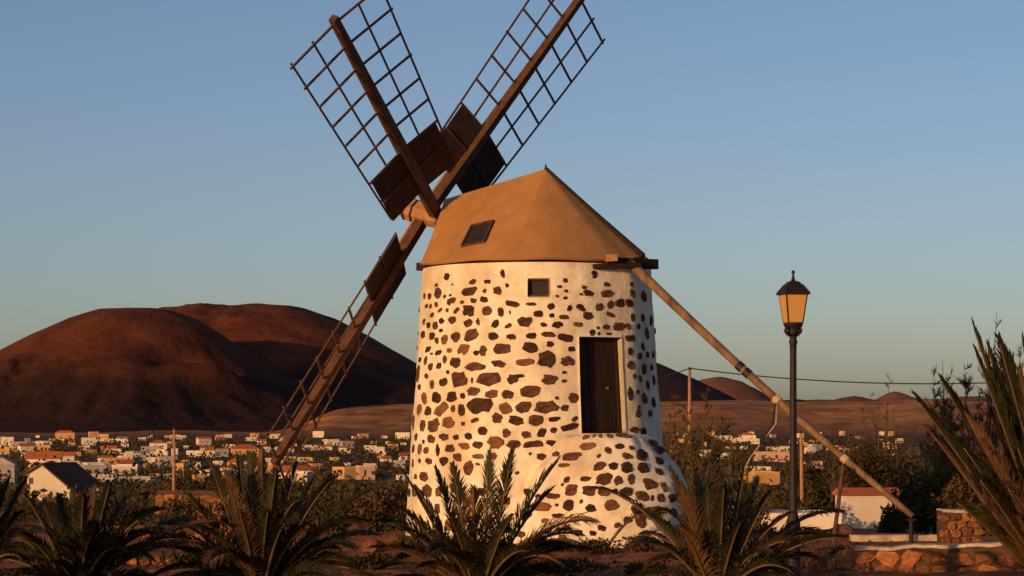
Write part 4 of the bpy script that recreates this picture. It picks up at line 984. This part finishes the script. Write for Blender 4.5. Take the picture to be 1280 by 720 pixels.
# scrub over the valley: nobody could count it
def scrub():
    r = random.Random(9); V = []; Fc = []
    for k in range(4200):
        d = 160 * (2300 / 160) ** (r.random() ** .8); x = (r.uniform(-60, 1340) - 640) / F * d
        if N3(x / 90, d / 140, 3) < -.3: continue
        z = ground_z(x, d); s = r.uniform(.8, 2.2) * (1 + d / 900); h = s * r.uniform(.45, .9)
        for j in range(26):
            q = Vector((r.gauss(0, .5), r.gauss(0, .5), abs(r.gauss(0, .5)))); p = Vector((x + q.x * s, d + q.y * s, z + q.z * h)); ls = s * .32 * r.uniform(.6, 1.4)
            a = Vector((r.uniform(-1, 1), r.uniform(-1, 1), r.uniform(-.2, 1))).normalized(); b = a.cross(Vector((r.uniform(-1, 1), r.uniform(-1, 1), r.uniform(-1, 1)))).normalized()
            i = len(V); V += [p, p + a * ls * .5 + b * ls * .35, p + a * ls, p + a * ls * .5 - b * ls * .35]; Fc.append((i, i + 1, i + 2, i + 3))
    o = link('valley_scrub', mesh('valley_scrub', V, Fc), M['bush']); tag(o, 'dark scrub scattered over the valley and village', 'scrub', kind='stuff')
scrub()

# ------------------------------------------------------------------ rubble walls
def rubble_wall(p, q, top, bot, th, label, seed, cope=True, row=.15, name='rubble_wall', sw=(.12, .34)):
    r = random.Random(seed); p = Vector((p[0], p[1], 0)); q = Vector((q[0], q[1], 0)); L_ = (q - p).length; ex = (q - p).normalized(); ey = Vector((0, 0, 1)).cross(ex)
    root = empty(name, p); tag(root, label, 'wall', kind='thing')
    # core with an uneven top
    V = []; Fc = []; n = max(4, int(L_ / .2))
    def tz(t): return top[0] + (top[1] - top[0]) * t + .03 * N3(p.x + t * L_ * 2.2, seed, 1)
    for i in range(n + 1):
        t = i / n
        for (y, z) in ((0, bot), (0, tz(t) - .03), (th, tz(t) - .03), (th, bot)): V.append(ex * (t * L_) + ey * (y + (.015 * N3(t * L_ * 4, z * 4, seed) if y == 0 else 0)) + Vector((0, 0, z)))
    for i in range(n):
        for k in range(3): Fc.append((i * 4 + k, i * 4 + k + 1, i * 4 + 5 + k, i * 4 + 4 + k))
    Fc.append((0, 1, 2, 3)); Fc.append((n * 4 + 3, n * 4 + 2, n * 4 + 1, n * 4))
    link('core', mesh('core', V, Fc), M['mortar'], root)
    z = bot + row * .5; nrm = -ey; cnt = 0
    while z < max(top) - row * .35:
        s = r.uniform(-.1, 0)
        while s < L_:
            w_ = r.uniform(*sw); h_ = row * r.uniform(.75, 1.25); t = (s + w_ / 2) / L_
            if 0 < t < 1 and z + h_ * .4 < tz(t):
                loc = ex * (s + w_ / 2) + Vector((0, 0, z + r.uniform(-.02, .02)))
                o = link('stone', stone_mesh(w_ * 1.08, h_ * 1.08, r.random(), min(.06, row * .35), True), M['rubble'] if r.random() < .8 else M['ochre_stone'], root)
                Mx = Matrix((ex, Vector((0, 0, 1)), nrm)).transposed().to_4x4() @ Matrix.Rotation(r.uniform(-.25, .25), 4, 'Z'); Mx.translation = loc; o.matrix_local = Mx; cnt += 1
            s += w_ + .015
        z += row
    if cope:
        s = 0
        while s < L_ - .05:
            w_ = min(r.uniform(.3, .7), L_ - s); t = (s + w_ / 2) / L_
            me = MB(); nseg = 5; b0 = 0
            for i in range(nseg + 1):
                xx = s + w_ * i / nseg; zt = tz(xx / L_) + .012 * N3(xx * 6, seed, 4); zl = zt - .045 - .03 * abs(N3(xx * 5, seed, 7))
                for (y, zz) in ((-.045 - .02 * N3(xx * 5, 2, seed), zl), (-.03, zt), (th + .02, zt), (th + .03, zl)): me.v.append(ex * xx + ey * y + Vector((0, 0, zz)))
            for i in range(nseg):
                for k in range(4): me.f.append((i * 4 + k, i * 4 + (k + 1) % 4, i * 4 + 4 + (k + 1) % 4, i * 4 + 4 + k))
            me.f.append((3, 2, 1, 0)); me.f.append((nseg * 4, nseg * 4 + 1, nseg * 4 + 2, nseg * 4 + 3))
            me.build('coping', M['coping'], root); s += w_ + .004
    return root
wr0 = px(1068, 520, 35.2); wr1 = px(1330, 520, 34.4)
rubble_wall((wr0.x, wr0.y), (wr1.x, wr1.y), (.36, .50), -.3, .4, 'low rubble wall with pale mortar coping beside the tall palm', 61, row=.2, sw=(.16, .46))
wq0 = px(985, 520, 35.6); rubble_wall((wq0.x, wq0.y), (wr0.x - .05, wr0.y + .02), (.18, .30), -.3, .4, 'low crumbling end of a rubble wall behind the lamp post', 62, cope=False)
pl0 = px(1178, 520, 38.5); pl1 = px(1226, 520, 38.5); rubble_wall((pl0.x, pl0.y), (pl1.x, pl1.y), (.81, .79), -.3, .5, 'square rubble pillar with a pale cap behind the rubble wall', 63, row=.13, name='rubble_pillar', sw=(.1, .24))
def slab(x0, x1, yt, yb, d, label, m='coping', th=.25):
    a = px(x0, yt, d); b = px(x1, yb, d); root = MB(); n = 14
    for i in range(n + 1):
        xx = a.x + (b.x - a.x) * i / n; zt = a.z + .012 * N3(xx * 3, yt, 1)
        for (y, z) in ((d, b.z - .3), (d, zt), (d + th, zt), (d + th, b.z - .3)): root.v.append(Vector((xx, y, z)))
    for i in range(n):
        for k in range(3): root.f.append((i * 4 + k, i * 4 + k + 1, i * 4 + 5 + k, i * 4 + 4 + k))
    root.f.append((0, 1, 2, 3)); root.f.append((n * 4 + 3, n * 4 + 2, n * 4 + 1, n * 4))
    tag(root.build('low_wall', M[m]), label, 'wall', kind='thing')
slab(1064, 1177, 669, 684, 43.5, 'low plastered wall running up to the rubble pillar')
t0 = px(120, 520, 36); t1 = px(345, 520, 36.6); rubble_wall((t0.x, t0.y), (t1.x, t1.y), (.25, .22), -.3, .4, 'sunlit rubble terrace wall between the two young palms', 64, cope=False, sw=(.08, .22))
t0 = px(115, 520, 43); t1 = px(300, 520, 43.6); rubble_wall((t0.x, t0.y), (t1.x, t1.y), (.34, .30), -.3, .4, 'upper rubble terrace wall below the utility pole', 65, cope=False, row=.12, sw=(.1, .3))
t0 = px(196, 520, 100); t1 = px(345, 520, 100); rubble_wall((t0.x, t0.y), (t1.x, t1.y), (-.85, -.9), -2.6, .5, 'far rubble wall crossing behind the utility pole', 66, cope=False, row=.3, sw=(.3, .8))
slab(148, 300, 711, 724, 34.6, 'dark kerb wall along the path below the terrace', 'mortar', th=.3)
slab(384, 560, 713, 724, 34.4, 'dark kerb wall in front of the windmill soil', 'mortar', th=.3)

# ------------------------------------------------------------------ rocks
def rock_mesh(seed):
    r = random.Random(seed); bm = bmesh.new(); bmesh.ops.create_icosphere(bm, subdivisions=2, radius=1)
    s = Vector((r.uniform(.8, 1.2), r.uniform(.7, 1.1), r.uniform(.45, .8)))
    for v_ in bm.verts:
        k = 1 + .45 * noise.noise(v_.co * 1.3 + Vector((seed, 0, 0))) + .2 * noise.noise(v_.co * 3.1 + Vector((0, seed, 0)))
        v_.co = Vector((v_.co.x * s.x, v_.co.y * s.y, v_.co.z * s.z)) * k
    me = bpy.data.meshes.new('rock'); bm.to_mesh(me); bm.free(); me.materials.append(M['rock']); return me
RM = [rock_mesh(i) for i in range(8)]
rr = random.Random(77)
for k in range(110):
    d = rr.uniform(34.5, 50); x = (rr.uniform(120, 1080) - 640) / F * d; s = rr.choice((.06, .08, .1, .12, .16, .22)) * rr.uniform(.8, 1.2)
    if math.hypot(x - X0, d - D0) < 2.75 or math.hypot(x - X0 - lc.x, d - D0 - lc.y) < 1.85: continue
    o = link('rock', RM[k % 8], None, None, loc=(x, d, ground_z(x, d) + s * .25), rot=(0, 0, rr.uniform(0, 6.28)), scl=(s, s, s))
    X_ = 640 + F * x / d; sz_ = 'large' if s > .15 else ('fist-sized' if s < .085 else 'middling')
    zn = next(t for lim, t in ((345, 'on the terraces'), (500, 'beside the brown shrub'), (640, 'by the palm before the windmill'), (860, 'below the door landing'), (990, 'between landing and lamp'), (9999, 'under the tail pole')) if X_ < lim)
    dp_ = 'front soil' if d < 39 else ('windmill soil' if d < 45 else 'rear soil')
    lab = '%s reddish lava rock on the %s %s' % (sz_, dp_, zn); tag(o, lab, 'rock', lab)
def gravel():
    r = random.Random(5); V = []; Fc = []
    base = [(1, 0, 0), (-1, 0, 0), (0, 1, 0), (0, -1, 0), (0, 0, .8), (0, 0, -.5)]; tri = [(0, 2, 4), (2, 1, 4), (1, 3, 4), (3, 0, 4)]
    for k in range(9000):
        d = r.uniform(33.5, 60); x = (r.uniform(60, 1150) - 640) / F * d; s = r.uniform(.012, .045); z = ground_z(x, d); an = r.uniform(0, 6.28); i = len(V)
        for q in base:
            jx = q[0] * r.uniform(.6, 1.3); jy = q[1] * r.uniform(.6, 1.3); V.append((x + s * (jx * math.cos(an) - jy * math.sin(an)), d + s * (jx * math.sin(an) + jy * math.cos(an)), z + s * q[2]))
        Fc += [tuple(i + j for j in t) for t in tri]
    o = link('gravel', mesh('gravel', V, Fc), M['rock']); tag(o, 'loose reddish gravel strewn around the windmill', 'gravel', kind='stuff')
gravel()
# a dead frond added in place of a cast shadow on the landing
B = px(764, 676, 40.6); T_ = px(842, 640, 40.6); lm, rm = frond_mesh(Vector(), T_ - B, .42, random.Random(3), .16, n=36)
standin = link('shadow_frond', lm, M['dry_leaf'], None, loc=B); tag(standin, 'dead palm frond added in place of a cast shadow on the door landing', 'frond'); link('rachis', rm, M['palm_trunk'], standin)
